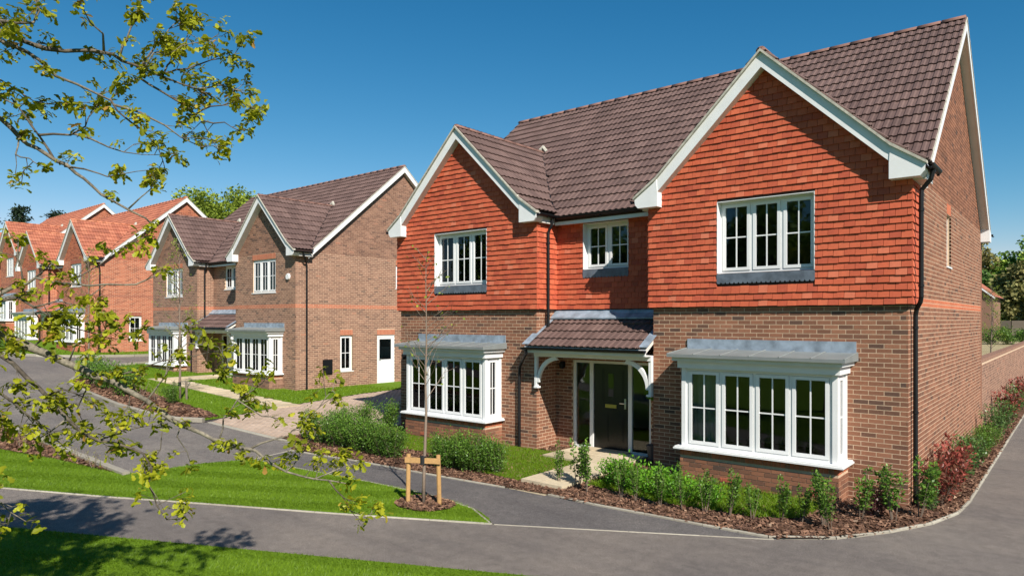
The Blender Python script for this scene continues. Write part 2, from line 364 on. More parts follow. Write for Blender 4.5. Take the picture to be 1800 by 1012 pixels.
# kerbs and edgings, stone by stone
def resample(pts, step):
    out = []; P = [Vector((x, y, 0)) for x, y in pts]; L = [0]
    for a, b in zip(P, P[1:]): L.append(L[-1]+(b-a).length)
    n = max(1, round(L[-1]/step))
    for i in range(n+1):
        d = L[-1]*i/n; k = max(j for j in range(len(L)) if L[j] <= d+1e-9); k = min(k, len(P)-2)
        out.append(P[k].lerp(P[k+1], (d-L[k])/max(1e-9, L[k+1]-L[k])))
    return out
def kerb(pts, w, h, step=.915, gap=.008, base=0.0, name='kerb', nmax=None):
    root = empty(name, (pts[0][0], pts[0][1], tz(*pts[0]))); root['kind'] = 'structure'
    P = resample(pts, step); o0 = root.location
    for i, (a, b) in enumerate(zip(P, P[1:])):
        d = (b-a).normalized(); n = Vector((-d.y, d.x, 0)); a2 = a+d*gap/2; b2 = b-d*gap/2
        za = tz(a.x, a.y)+base; zb = tz(b.x, b.y)+base; m = MB(); c = .012
        vs = []
        for p, z in ((a2, za), (b2, zb)):
            for off, zz in ((-w/2, -.1), (-w/2, h-c), (-w/2+c, h), (w/2-c, h), (w/2, h-c), (w/2, -.1)):
                q = p+n*off; vs.append((q.x-o0.x, q.y-o0.y, z+zz-o0.z))
        m.add(vs, [(k, k+1, k+7, k+6) for k in range(5)]+[(0,1,2,3,4,5),(11,10,9,8,7,6)], rng.random())
        m.build('kerb_stone', M['kerb'], root)
    return root
kerb(BED1, .045, .03, name='path_edging'); kerb(BED2+BEDCURVE[1:-1]+[(.70,20)], .045, .035, name='path_edging')
kerb(LAWNTOP[3:], .045, .018, name='path_edging')
kerb([(-30, up_y(-30)), (-12.22,-8.71), (-9.25,-7.16), (-6.46,-5.82), (-4.43,-4.765)], .045, .018, name='path_edging')
kerb([(-4.40,-4.75),(-1.08,-2.87)], .04, .008, name='path_edging')
kerb([(-11.21,-4.59),(-11.43,-3.58)], .05, .010, name='path_edging')
kerb([(-11.62,-6.9),(-30,-7.0),(-52,-7.3)], .13, .07)
kerb([(-16.4,-3.1),(-16.62,-3.5),(-18.3,-3.69),(-20.8,-3.66),(-23.5,-3.39),(-25.9,-3.14),(-27.6,-2.83),(-29.05,-2.17),(-30.9,-.84),(-33.1,.82),(-33.9,3),(-33.9,14)], .13, .11)
kerb([(-12.2,-3.02),(-16.22,-3.02)], .13, .02)
kerb([(-37.5,20),(-37.5,3.5),(-38,1.25),(-39.1,-.3),(-41,-1.5),(-44,-2.0),(-66,-2.2)], .13, .11)

# the cream paved paths, slab by slab
def slab_path(rects, name, base=0.0):
    root = empty(name, (rects[0][0], rects[0][2], tz(rects[0][0], 0))); root['kind'] = 'structure'
    for x0, x1, y0, y1, z in rects:
        m = MB(); g_ = .006; zt = tz((x0+x1)/2, 0)+z; o0 = root.location
        m.box(x0+g_-o0.x, x1-g_-o0.x, y0+g_-o0.y, y1-g_-o0.y, zt-.25-o0.z, zt+rng.uniform(-.003, .003)-o0.z, rng.random())
        m.build('paving_slab', M['slab'], root)
rects = [(-5.66,-5.22,-3.02,-2.58,.015),(-5.22,-4.80,-3.02,-2.58,.015)]
for j in range(4):
    for i in range(2): rects.append((-5.66+.45*i, -5.21+.45*i, -2.58+.5*j, -2.08+.5*j, .085))
for j in range(2):
    for i in range(4): rects.append((-6.7+.45*i, -6.25+.45*i, -.58+.62*j, .04+.62*j, .085))
slab_path(rects, 'front_path')
rects = []
for i in range(17): 
    for j in range(2): rects.append((-17.3-.6*(i+1), -17.3-.6*i, -.35+.45*j+.02*i, .10+.45*j+.02*i, .03))
for i in range(2):
    for j in range(5): rects.append((-27.5+.7*i, -26.8+.7*i, .0+.6*j, .6+.6*j, .03))
slab_path(rects, 'front_path')

# block paving of the driveway: the nearest blocks singly, the rest joined
droot = empty('paving', (-14.5, -1, tz(-14.5))); droot['kind'] = 'structure'
blocks = []
r = 0; y = -2.9
bw, bl = .105, .21
DP = np.array(DRIVE)
cand = []
while y < 16:
    off = (r % 2)*bl/2; x = -18.6+off
    while x < -12: cand.append((x+bl/2, y+bw/2)); x += bl
    y += bw; r += 1
cand = np.array(cand); cand = cand[inpoly(cand, DRIVE)]
dist = np.hypot(cand[:, 0]-CAM.x, cand[:, 1]-CAM.y); cand = cand[np.argsort(dist)]
variants = []
for k in range(6):
    m = MB(); m.box(-bl/2+.002, bl/2-.002, -bw/2+.002, bw/2-.002, -.05, .008, .1+.16*k); variants.append(m.mesh('paving_block', M['block']))
mb = MB()
for i, (x, y) in enumerate(cand):
    z = tz(x, y)
    if i < 300: link('paving_block', variants[rng.randrange(6)], droot, (x-droot.location.x, y-droot.location.y, z-droot.location.z+rng.uniform(-.002, .002)))
    else: mb.box(x-bl/2+.003-droot.location.x, x+bl/2-.003-droot.location.x, y-bw/2+.003-droot.location.y, y+bw/2-.003-droot.location.y, z-.02-droot.location.z, z+.008+rng.uniform(-.002, .002)-droot.location.z, rng.random())
o = mb.build('paving_block', M['block'], droot); o['kind'] = 'stuff'

# ------------------------------------------------------------------ houses
FR = lambda ox, oy, u, n: ((ox, oy), u, n)
TANM = .85; RY = 5.25; RZ = 9.33
zmain = lambda y: RZ-TANM*abs(y-RY)
WPROF = [(2.47, 5.33), (2.0, 5.66), (0.0, 7.60)]
def zwing(d):
    d = abs(d)
    if d > 2.0: return 5.66-(d-2.0)*(.33/.47)
    return 7.60-.97*d

def tile_geo(w=.30, L=.41, t=.018):
    us = []; 
    for k in range(2):
        for du, h in ((0, 0), (.05, 0), (.075, .017), (.125, .017)): us.append((k*.15+du, h))
    us.append((.30, 0)); s = w/.30
    v = []; f = []; n = len(us)
    for u, h in us: v.append((u*s, 0, h+.036))
    for u, h in us: v.append((u*s, L, h+.002))
    for u, h in us: v.append((u*s, .006, h+.036-t-.012))
    for i in range(n-1):
        f.append((i, i+1, n+i+1, n+i)); f.append((2*n+i, 2*n+i+1, i+1, i))
    f.append((0, n, 2*n)); 
    return v, f
TV, TF = tile_geo()
TVn = np.array(TV)

def barrel(mb, r, L, tint):       # half-round ridge tile along +x, centred
    n = 8; vs = []; fs = []
    for x, rr in ((0, r), (L*.96, r*.97)):
        for k in range(n+1):
            a = math.pi*k/n; vs.append((x, -rr*math.cos(a)*1.15, rr*math.sin(a)-r*.55))
    for k in range(n): fs.append((k, k+1, n+2+k, n+1+k))
    fs.append(tuple(range(n, -1, -1))); fs.append(tuple(range(n+1, 2*n+2)))
    mb.add(vs, fs, tint)

def cut(intervals, a, b):
    out = []
    for x0, x1 in intervals:
        if b <= x0 or a >= x1: out.append((x0, x1)); continue
        if a > x0: out.append((x0, a))
        if b < x1: out.append((b, x1))
    return out

def wall_grid(mb, fr, u0, u1, z0, z1, ops, n0, n1):
    us = sorted({u0, u1, *[v for o in ops for v in o[:2] if u0 < v < u1]}); zs = sorted({z0, z1, *[v for o in ops for v in o[2:4] if z0 < v < z1]})
    for a, b in zip(us, us[1:]):
        for c, d in zip(zs, zs[1:]):
            m, k = (a+b)/2, (c+d)/2
            if any(o[0] < m < o[1] and o[2] < k < o[3] for o in ops): continue
            mb.obox(fr, a, b, n0, n1, c, d)

class House:
    def __init__(s, name, loc, gap, clad, brick, roofm, ridgem, detail, side_ops=(), label='', uw=4.40):
        s.root = empty(name, loc); tag(s.root, label, 'house', 'houses along the street')
        s.loc = Vector(loc); s.gap = gap; s.clad = clad; s.bm = M[brick]; s.rm = M[roofm]; s.ridgem = M[ridgem]; s.detail = detail
        s.bricks = []; s.hung = []; s.tiles = []
        s.side_ops = list(side_ops)
        s.xr0, s.xr1 = -4.40, 0.0; s.xm0 = -4.40-gap; s.xl1 = s.xm0; s.xl0 = s.xm0-4.55
        s.cr = -2.20; s.cl = s.xl1-2.275
        s.build()
    # brickwork -------------------------------------------------
    def brickwork(s, fr, u0, u1, z0, z1, ops=(), lim=None, band=True, arch=True, soldier_top=False):
        k = math.ceil(z0/.075-1e-6)
        while k*.075+.065 <= z1+.02:
            a = k*.075; zm = a+.0325
            iv = [(u0, u1)]
            for o in ops:
                top = o[3]+(.225 if (arch and len(o) > 4 and o[4]) else 0)
                if o[2]-.02 < zm < top+.01: iv = cut(iv, o[0], o[1])
            if lim:
                l0, l1 = lim(zm+.03); iv = [(max(x0, l0), min(x1, l1)) for x0, x1 in iv if min(x1, l1)-max(x0, l0) > .04]
            isband = band and 41.5 < k+.5 < 43.6
            for x0, x1 in iv:
                off = (k % 2)*.1125
                j = math.floor((x0-off)/.225)
                while off+j*.225 < x1:
                    c0 = max(x0+(.0 if off+j*.225 < x0 else .005), off+j*.225+.006); c1 = min(x1, off+(j+1)*.225-.006)
                    if c1-c0 > .03:
                        t = rng.random()**.8*.9
                        if rng.random() < (.05 if fr[1] == (1, 0) else .015): t = rng.random()*.08
                        if fr[1] != (1, 0): t = max(t, .3*rng.random())
                        if isband: t = .94+.06*rng.random()
                        s.bricks.append((fr, c0, c1, a, a+.063, t))
                    j += 1
            k += 1
        if arch:
            for o in ops:
                if len(o) > 4 and o[4]:
                    n = max(1, round((o[1]-o[0])/.075)); w = (o[1]-o[0])/n
                    for i in range(n): s.bricks.append((fr, o[0]+i*w+.004, o[0]+(i+1)*w-.004, o[3]+.005, o[3]+.220, .94+.06*rng.random()))
    def soldiers(s, fr, u0, u1, z0, z1):
        n = round((u1-u0)/.075); w = (u1-u0)/n
        for i in range(n): s.bricks.append((fr, u0+i*w+.004, u0+(i+1)*w-.004, z0, z1, .88+.12*rng.random()))
    def flush_bricks(s, parent, single):
        lst = s.bricks
        idx = []
        if single:
            c = []
            for i, (fr, a, b, z0, z1, t) in enumerate(lst):
                if fr[1] == (1, 0) and fr[2] == (0, -1) and abs(b-a-.213) < .002 and abs(z1-z0-.063) < .001:
                    P = Vector((fr[0][0]+a+.1, fr[0][1], z0))+s.loc; c.append(((P-CAM).length, i))
            c.sort(); idx = [i for _, i in c[:single]]
        sel = set(idx); mb = MB()
        for i, (fr, a, b, z0, z1, t) in enumerate(lst):
            if i in sel: continue
            j = rng.uniform(-.001, .001)
            (ox, oy), (ux, uy), (nx_, ny_) = fr
            P = lambda u, n, z: (ox+ux*u+nx_*n, oy+uy*u+ny_*n, z)
            n1 = j; n0 = -.03
            mb.add([P(a,n1,z0),P(b,n1,z0),P(b,n0,z0),P(a,n0,z0),P(a,n1,z1),P(b,n1,z1),P(b,n0,z1),P(a,n0,z1)],
                   [(0,1,5,4),(0,3,2,1),(4,5,6,7),(1,2,6,5),(3,0,4,7)], t)
        o = mb.build('brick', s.bm, parent); o['kind'] = 'stuff'
        if sel:
            var = []
            for q in range(14):
                m = MB(); t = .9*(q+.5)/14 if q else .04
                m.add([(0,0,0),(.213,0,0),(.213,.03,0),(0,.03,0),(0,0,.063),(.213,0,.063),(.213,.03,.063),(0,.03,.063)],
                      [(0,1,5,4),(0,3,2,1),(4,5,6,7),(1,2,6,5),(3,0,4,7)], t)
                var.append(m.mesh('brick', s.bm))
            for i in idx:
                fr, a, b, z0, z1, t = lst[i]
                link('brick', var[min(13, int(t/.9*14))], parent, (fr[0][0]+a, fr[0][1]-rng.uniform(-.001, .001), z0))
    # tile hanging ------------------------------------------------
    def hang(s, fr, u0, u1, z0, z1, ops=(), lim=None):
        k = 0; g_ = .115
        while z0+k*g_ < z1-.02:
            a = z0+k*g_; zm = a+g_/2; iv = [(u0, u1)]
            for o in ops:
                if o[2]-.20 < zm < o[3]+.01: iv = cut(iv, o[0], o[1])
            if lim:
                l0, l1 = lim(zm); iv = [(max(x0, l0), min(x1, l1)) for x0, x1 in iv if min(x1, l1)-max(x0, l0) > .03]
            for x0, x1 in iv:
                off = (k % 2)*.0825; j = math.floor((x0-off)/.165)
                while off+j*.165 < x1:
                    c0 = max(x0, off+j*.165+.003); c1 = min(x1, off+(j+1)*.165-.003)
                    if c1-c0 > .02: s.hung.append((fr, c0, c1, a, g_, rng.random()))
                    j += 1
            k += 1
    @staticmethod
    def hung_geo(w, g_, j=0):
        t = .016
        v = [(0,-.033+j,0),(w,-.033+j,0),(w,-.033+t+j,0),(0,-.033+t+j,0),(0,-.008,g_+.02),(w,-.008,g_+.02),(w,.004,g_+.02),(0,.004,g_+.02)]
        return v, [(0,1,5,4),(0,3,2,1),(1,2,6,5),(3,0,4,7)]
    def flush_hung(s, parent, single):
        c = []
        for i, (fr, a, b, z, g_, t) in enumerate(s.hung):
            if fr[1] == (1, 0) and abs(b-a-.159) < .001: c.append(((Vector((fr[0][0]+a, fr[0][1], z))+s.loc-CAM).length, i))
        c.sort(); idx = [i for _, i in c[:single]]; sel = set(idx); mb = MB()
        for i, (fr, a, b, z, g_, t) in enumerate(s.hung):
            if i in sel: continue
            v, f = s.hung_geo(b-a, g_, rng.uniform(-.004, .004)); (ox, oy), (ux, uy), (nx_, ny_) = fr; zj = rng.uniform(-.005, .005)
            mb.add([(ox+ux*(a+p[0])-nx_*p[1], oy+uy*(a+p[0])-ny_*p[1], z+p[2]+zj) for p in v], f, t)
        o = mb.build('hung_tile', M['hung'], parent); o['kind'] = 'stuff'
        var = []
        for q in range(16):
            m = MB(); v, f = s.hung_geo(.159, .115, rng.uniform(-.004, .004)); m.add(v, f, (q+.5)/16); var.append(m.mesh('hung_tile', M['hung']))
        for i in idx:
            fr, a, b, z, g_, t = s.hung[i]; o = link('hung_tile', var[int(t*15.99)], parent, (fr[0][0]+a, fr[0][1], z+rng.uniform(-.005, .005))); o.rotation_euler = (0, rng.uniform(-.012, .012), rng.uniform(-.02, .02))
    # roof tiles ----------------------------------------------------
    def slope(s, prof, mp, ulo, uhi, skip, prio, uvec):
        """prof: (d,z) polyline from eave to ridge, mp(d,z,u)->xyz; uvec = direction of u"""
        P = [Vector(mp(d, z, 0)) for d, z in prof]; Ls = [0]
        for a, b in zip(P, P[1:]): Ls.append(Ls[-1]+(b-a).length)
        n = round(Ls[-1]/.345); g_ = Ls[-1]/n
        u_ = Vector(uvec)
        for i in range(n):
            d0 = i*g_
            k = max(j for j in range(len(P)-1) if Ls[j] <= d0+.12 or j == 0)
            sd = (P[k+1]-P[k]).normalized(); base = P[k]+sd*(d0-Ls[k]); nn = u_.cross(sd).normalized()
            if nn.z < 0: nn = -nn
            j0 = 0; u = ulo
            while u < uhi-.02:
                c = base+u_*(u+.15)+sd*g_*.5
                if not skip(c):
                    s.tiles.append((base+u_*u, u_, sd, nn, g_/.345, prio, rng.random(), min(1.0, (uhi-u)/.30)))
                u += .30
    def flush_tiles(s, tiles, parent, single, name='roof_tile'):
        c = []
        for i, (o, u, sd, nn, sc, prio, t, wf) in enumerate(tiles):
            if prio and wf > .99: c.append(((o+s.loc-CAM).length, i))
        c.sort(); idx = [i for _, i in c[:single]]; sel = set(idx); mb = MB()
        for i, (o, u, sd, nn, sc, prio, t, wf) in enumerate(tiles):
            if i in sel: continue
            A = np.array([u*wf, sd*sc, nn]); V = TVn@A+np.array(o); mb.add([tuple(p) for p in V], TF, t)
        if mb.v:
            ob = mb.build(name, s.rm, parent)
            if len(mb.t) > 33*20: ob['kind'] = 'stuff'
        if idx:
            var = []
            for q in range(10):
                m = MB(); m.add(TV, TF, (q+.5)/10); var.append(m.mesh('roof_tile', s.rm))
            for i in idx:
                o, u, sd, nn, sc, prio, t, wf = tiles[i]
                ob = link(name, var[int(t*9.99)], parent)
                w = rng.uniform(-.004, .004); n2 = (nn+u*w).normalized()
                ob.matrix_local = Matrix(((u.x, sd.x*sc, n2.x, o.x), (u.y, sd.y*sc, n2.y, o.y), (u.z, sd.z*sc, n2.z, o.z), (0, 0, 0, 1)))
    def ridge(s, parent, a, b, r=.09):
        a = Vector(a); b = Vector(b); d = (b-a); n = round(d.length/.45); L = d.length/n; ang = math.atan2(d.y, d.x)
        var = []
        for q in range(4):
            m = MB(); barrel(m, r, L, q/3); var.append(m.mesh('ridge_tile', s.ridgem, True))
        for i in range(n):
            o = link('ridge_tile', var[rng.randrange(4)], parent, a+d*(i/n)); o.rotation_euler = (0, 0, ang)
    # windows ---------------------------------------------------------
    def window(s, fr, u0, u1, z0, z1, n, nf, parent=None, name='window', sash=True, depth=.07, bars=True, sill=None, outer=.05, reveal=0):
        root = parent or s.root
        m = MB(); e = outer
        if reveal:
            r_ = .014
            m.obox(fr, u0+.003, u0+r_, nf+.001, reveal, z0, z1-r_); m.obox(fr, u1-r_, u1-.003, nf+.001, reveal, z0, z1-r_); m.obox(fr, u0+.003, u1-.003, nf+.001, reveal, z1-r_, z1-.003)
        m.obox(fr, u0, u1, nf-depth, nf, z0, z0+e); m.obox(fr, u0, u1, nf-depth, nf, z1-e, z1)
        m.obox(fr, u0, u0+e, nf-depth, nf, z0+e, z1-e); m.obox(fr, u1-e, u1, nf-depth, nf, z0+e, z1-e)
        w = (u1-u0-2*e)/n
        for i in range(1, n): m.obox(fr, u0+e+i*w-.022, u0+e+i*w+.022, nf-depth, nf, z0+e, z1-e)
        o = m.build(name if parent is None else 'window_frame', M['upvc'], root)
        ch = o if parent is None else root
        for i in range(n):
            a = u0+e+i*w+(.022 if i else 0)+.004; b = u0+e+(i+1)*w-(.022 if i < n-1 else 0)-.004; c, d = z0+e+.004, z1-e-.004; q = .055
            m = MB(); k = nf+.012
            m.obox(fr, a, b, nf-.05, k, c, c+q); m.obox(fr, a, b, nf-.05, k, d-q, d)
            m.obox(fr, a, a+q, nf-.05, k, c+q, d-q); m.obox(fr, b-q, b, nf-.05, k, c+q, d-q)
            m.build('casement', M['upvc'], ch)
            m = MB(); m.obox(fr, a+q-.003, b-q+.003, nf-.020, nf-.014, c+q-.003, d-q+.003); m.build('pane', M['glass'], ch)
            if bars:
                m = MB(); um = (a+b)/2; zm = (c+d)/2
                m.obox(fr, um-.011, um+.011, nf-.013, nf-.004, c+q, d-q)
                m.obox(fr, a+q, um-.011, nf-.013, nf-.004, zm-.011, zm+.011); m.obox(fr, um+.011, b-q, nf-.013, nf-.004, zm-.011, zm+.011)
                m.build('glazing_bar', M['upvc'], ch)
        if s.clad != 'tile':
            m = MB()
            for i in range(n):
                a = u0+e+i*w+.03; b_ = u0+e+(i+1)*w-.03
                k_ = max(2, int((b_-a)/.09))
                for j in range(k_):
                    if rng.random() < .72: m.obox(fr, a+(b_-a)*j/k_+.004, a+(b_-a)*(j+1)/k_-.004, nf-.14-.03*rng.random(), nf-.13, z0+.06, z1-.06)
            if m.v: m.build('blind', M['blind'], ch)
        if sill:
            m = MB(); m.obox(fr, u0-.04, u1+.04, nf-.02, sill, z0-.035, z0-.002); m.build('sill', M['upvc'], ch)
        return o
    def lead_apron(s, fr, u0, u1, z0, z1, n):
        m = MB(); k = max(6, round((u1-u0)/.083)); w = (u1-u0)/k
        poly = [(u0, z1), (u0, z0+.03)]
        for i in range(k): poly += [(u0+w*(i+.25), z0), (u0+w*(i+.75), z0), (u0+w*(i+1), z0+.03)]
        poly += [(u1, z1)]
        (ox, oy), (ux, uy), (nx_, ny_) = fr
        fn = lambda u, z, t: (ox+ux*u+nx_*t, oy+uy*u+ny_*t, z)
        m.prism(poly, fn, n-.012, n+.004); m.build('lead_apron', M['lead_dark'], s.root)
    # bay window ----------------------------------------------------
    def bay(s, xl, xr, wall_parent):
        b = empty('bay_window', (0, 0, 0), 0, s.root); y = -.58; zs = .60; zt = 2.06
        m = MB(); m.box(xl+.009, xr-.009, y+.009, .02, -.4, zs-.001); m.build('plinth', M['mortar'], b)
        keep = s.bricks; s.bricks = []
        fF = FR(0, y, (1, 0), (0, -1)); fR_ = FR(xr, 0, (0, 1), (1, 0)); fL = FR(xl, 0, (0, -1), (-1, 0))
        s.brickwork(fF, xl, xr, -.15, .47, band=False); s.soldiers(fF, xl, xr, .488, .592)
        s.brickwork(fR_, y, 0, -.15, .47, band=False); s.soldiers(fR_, y, 0, .488, .592)
        s.brickwork(fL, 0, -y, -.15, .47, band=False); s.soldiers(fL, 0, -y, .488, .592)
        mine = s.bricks; s.bricks = keep; s.baybricks.append((b, mine))
        m = MB(); m.box(xl-.09, xr+.09, y-.10, -.002, zs, zs+.028); m.box(xl-.07, xr+.07, y-.085, -.002, zs+.028, zs+.05); m.build('sill', M['upvc'], b)
        z0 = zs+.05
        for x in (xl+.02, xr-.10): m = MB(); m.box(x, x+.08, y+.02, y+.10, z0, zt); m.build('corner_post', M['upvc'], b)
        for x in (xl+.015, xr-.085): m = MB(); m.box(x, x+.07, -.08, -.002, z0, zt); m.build('corner_post', M['upvc'], b)
        s.window(FR(0, y+.045, (1, 0), (0, -1)), xl+.10, xr-.10, z0, zt, 4, 0, parent=b)
        s.window(FR(xr-.045, 0, (0, 1), (1, 0)), y+.10, -.08, z0, zt, 1, 0, parent=b)
        s.window(FR(xl+.045, 0, (0, -1), (-1, 0)), .08, -y-.10, z0, zt, 1, 0, parent=b)
        m = MB(); m.box(xl-.03, xr+.03, y-.05, -.002, zt, zt+.13); m.box(xl-.09, xr+.09, y-.15, -.002, zt+.13, zt+.20); m.build('fascia', M['white_paint'], b)
        X0, X1 = xl-.15, xr+.15; Y0 = y-.24; za = zt+.20; zb = zt+.275
        m = MB(); m.prism([(Y0, za), (Y0, za+.055), (-.002, zb+.055), (-.002, za)], lambda p, q, t: (t, p, q), X0, X1); m.build('bay_roof', M['grp'], b)
        n = 6
        for i in range(n+1):
            m = MB(); x = X0+.012+(X1-X0-.024)*i/n; m.tube([(x, Y0-.002, za+.058), (x, -.03, zb+.06)], .012, 6); m.build('roof_seam', M['grp'], b)
        m = MB(); m.box(X0+.03, X1-.03, -.03, -.003, zb+.05, zb+.235); m.build('flashing', M['lead'], b)
        return b
    # everything ----------------------------------------------------
    def build(s):
        tile = s.clad == 'tile'; root = s.root; s.baybricks = []
        xr0, xm0, xl1, xl0, cr, cl = s.xr0, s.xm0, s.xl1, s.xl0, s.cr, s.cl
        xmc = (xm0+xr0)/2; GD = 9.75
        fF = FR(0, 0, (1, 0), (0, -1)); fM = FR(0, .75, (1, 0), (0, -1)); fS = FR(0, 0, (0, 1), (1, 0))
        fLR = FR(xl1, 0, (0, 1), (1, 0)); fRL = FR(xr0, 0, (0, -1), (-1, 0))
        bayR = (cr-1.35, cr+1.34); bayL = (cl-1.44, cl+1.26)
        opR = (-3.07, -1.36, 3.77, 5.08, not tile); opL = (cl-.92, cl+.85, 3.77, 5.08, not tile)
        opM = (xmc-.66, xmc+.50, 4.05, 5.07); opD = (xmc-1.0, xmc+.99, -.5, 2.04)
        bo = lambda b: (b[0]+.12, b[1]-.12, .58, 2.12)
        # walls (mortar body) -----------------------------------------
        m = MB(); nb = -.002; zc = 3.147
        wall_grid(m, fF, xr0+.009, -.009, -.5, zc, [bo(bayR)], -.28, nb); wall_grid(m, fF, xl0+.009, xl1-.009, -.5, zc, [bo(bayL)], -.28, nb)
        wall_grid(m, fM, xm0-.1, xr0+.1, -.5, zc, [opD], -.28, nb)
        wall_grid(m, fLR, .009, .9, -.5, zc, [], -.28, nb); wall_grid(m, fRL, -.9, -.009, -.5, zc, [], -.28, nb)
        wall_grid(m, fS, .009, GD, -.5, 5.3, s.side_ops, -.28, nb)
        gab = [(.62, 5.3), (GD, 5.3), (GD, zmain(GD)-.1), (RY, RZ-.12), (.62, zmain(.62)-.1)]
        m.prism(gab, lambda p, q, t: (t, p, q), -.28, -.009)
        if not tile:
            wall_grid(m, fF, xr0+.009, -.009, zc, 5.3, [opR], -.28, nb); wall_grid(m, fF, xl0+.009, xl1-.009, zc, 5.3, [opL], -.28, nb)
            wall_grid(m, fM, xm0-.1, xr0+.1, zc, 5.3, [opM], -.28, nb)
            wall_grid(m, fLR, .009, .9, zc, 5.3, [], -.28, nb); wall_grid(m, fRL, -.9, -.009, zc, 5.3, [], -.28, nb)
            for c in (cr, cl):
                m.prism([(c-2.19, 5.3), (c+2.19, 5.3), (c+2.19, zwing(2.19)-.1), (c, 7.48), (c-2.19, zwing(2.19)-.1)], lambda p, q, t: (p, t, q), .009, .25)
        wall = m.build('wall', M['mortar'], root)
        m = MB(); m.box(xl0, xl0+.28, .009, GD, -.5, 5.3); m.prism(gab, lambda p, q, t: (t, p, q), xl0, xl0+.28); m.box(xl0, 0, GD, GD+.25, -.5, 5.3)
        for f_, u0, u1 in ():
            pass
        m.build('rear_wall', s.bm, root)
        m = MB(); m.box(xl0+.3, -.3, .4, GD, -.2, -.02); m.box(xl0+.3, -.3, .3, GD, 2.5, 2.75); m.build('floor_slab', M['int_floor'], root)
        m = MB(); m.box(xl0+.3, -.3, 4.2, 4.3, -.02, 5.2); m.box(xr0-.05, xr0+.05, .8, 4.2, -.02, 5.2); m.box(xl1-.05, xl1+.05, .95, 4.2, -.02, 5.2); m.box(xl0+.3,-.3,.95,9.6,5.16,5.18); m.box(xr0+.3,-.3,.3,.95,5.16,5.18); m.box(xl0+.3,xl1-.3,.3,.95,5.16,5.18); m.build('partition_wall', M['interior'], root)
        # bricks ----------------------------------------------------
        gl = lambda c: (lambda z: (c-max(0, (7.46-z)/.97), c+max(0, (7.46-z)/.97)) if z > 5.2 else (c-9, c+9))
        sl = lambda z: (RY-(RZ-.1-z)/TANM, RY+(RZ-.1-z)/TANM) if z > 5.15 else (-9, 99)
        zf = 3.13 if tile else 7.5
        s.brickwork(fF, xr0, 0, -.15, zf, [bo(bayR), opR], None if tile else gl(cr), band=not tile)
        s.brickwork(fF, xl0, xl1, -.15, zf, [bo(bayL), opL], None if tile else gl(cl), band=not tile)
        s.brickwork(fM, xm0, xr0, -.15, 3.13 if tile else 5.15, [opD, opM], band=not tile)
        s.brickwork(fLR, 0, .75, -.15, 3.13 if tile else 5.15, band=not tile)
        s.brickwork(fRL, -.75, 0, -.15, 3.13 if tile else 5.15, band=not tile)
        s.brickwork(fS, 0, GD, -.15, 9.2, [(a, b, c, d, True) for a, b, c, d in s.side_ops], sl, band=True)
        for b in (bayR, bayL): s.bay(b[0], b[1], wall)
        for i, (b, lst) in enumerate(s.baybricks):
            keep = s.bricks; s.bricks = lst; s.flush_bricks(b, 0); s.bricks = keep
        s.flush_bricks(wall, s.detail.get('brick', 0))
        # tile hanging --------------------------------------------------
        if tile:
            T = .045; zc = 3.152
            m = MB()
            wall_grid(m, fF, xr0-.05, .05, zc, 5.3, [opR], -.25, T); wall_grid(m, fF, xl0-.05, xl1+.05, zc, 5.3, [opL], -.25, T)
            wall_grid(m, fM, xm0, xr0, zc, 5.3, [opM], -.25, T)
            wall_grid(m, fLR, -.04, .75, zc+.003, 5.296, [], -.2, T-.003); wall_grid(m, fS, -.04, .62, zc+.003, 5.296, [], -.2, T-.003)
            wall_grid(m, fRL, -.75, .04, zc+.003, 5.296, [], -.2, T-.003)
            for c in (cr, cl): m.prism([(c-2.2, 5.3), (c+2.2, 5.3), (c+2.2, zwing(2.2)-.1), (c, 7.48), (c-2.2, zwing(2.2)-.1)], lambda p, q, t: (p, t, q), -T, .2)
            hw = m.build('hanging_wall', M['batten'], root)
            K = .052; z0 = 3.17
            gh = lambda c: (lambda z: (c-max(0, (7.44-z)/.97), c+max(0, (7.44-z)/.97)) if z > 5.15 else (c-9, c+9))
            fF2 = FR(0, -K, (1, 0), (0, -1)); fM2 = FR(0, .75-K, (1, 0), (0, -1))
            s.hang(fF2, xr0-.075, .075, z0, 7.4, [opR], gh(cr)); s.hang(fF2, xl0-.075, xl1+.075, z0, 7.4, [opL], gh(cl))
            s.hang(fM2, xm0+.07, xr0-.07, z0, 5.12, [opM])
            s.hang(FR(xl1+K, 0, (0, 1), (1, 0)), -.07, .69, z0, 5.12); s.hang(FR(K, 0, (0, 1), (1, 0)), -.07, .60, z0, 5.25)
            s.hang(FR(xr0-K, 0, (0, -1), (-1, 0)), -.69, .07, z0, 5.12)
            s.flush_hung(hw, 300)
            for fr, o in ((fF2, opR), (fF2, opL), (fM2, opM)): s.lead_apron(fr, o[0], o[1], o[2]-.19, o[2]-.01, .028)
        # windows ------------------------------------------------------
        nf = -.075 if tile else -.06; rv = .078 if tile else 0
        s.window(fF, opR[0], opR[1], opR[2], opR[3], 3, nf, sill=None if tile else .02, reveal=rv)
        s.window(fF, opL[0], opL[1], opL[2], opL[3], 3, nf, sill=None if tile else .02, reveal=rv)
        s.window(fM, opM[0], opM[1], opM[2], opM[3], 2, nf, sill=None if tile else .02, reveal=rv)
        for (a, b, c, d) in s.side_ops:
            if c > .3: s.window(fS, a, b, c, d, 1, -.07, sill=.02, bars=True)
        # front door ----------------------------------------------------
        y = .80; a, b = opD[0], opD[1]; d0, d1 = xmc-.47, xmc+.42
        m = MB(); zt = 2.03; zb = .04; e = .065; D0, D1 = y, y+.09
        for x0, x1 in ((a, a+e), (d0-.09, d0), (d1, d1+.09), (b-e, b)): m.box(x0, x1, D0, D1, zb, zt-e)
        m.box(a, b, D0, D1, zt-e, zt)
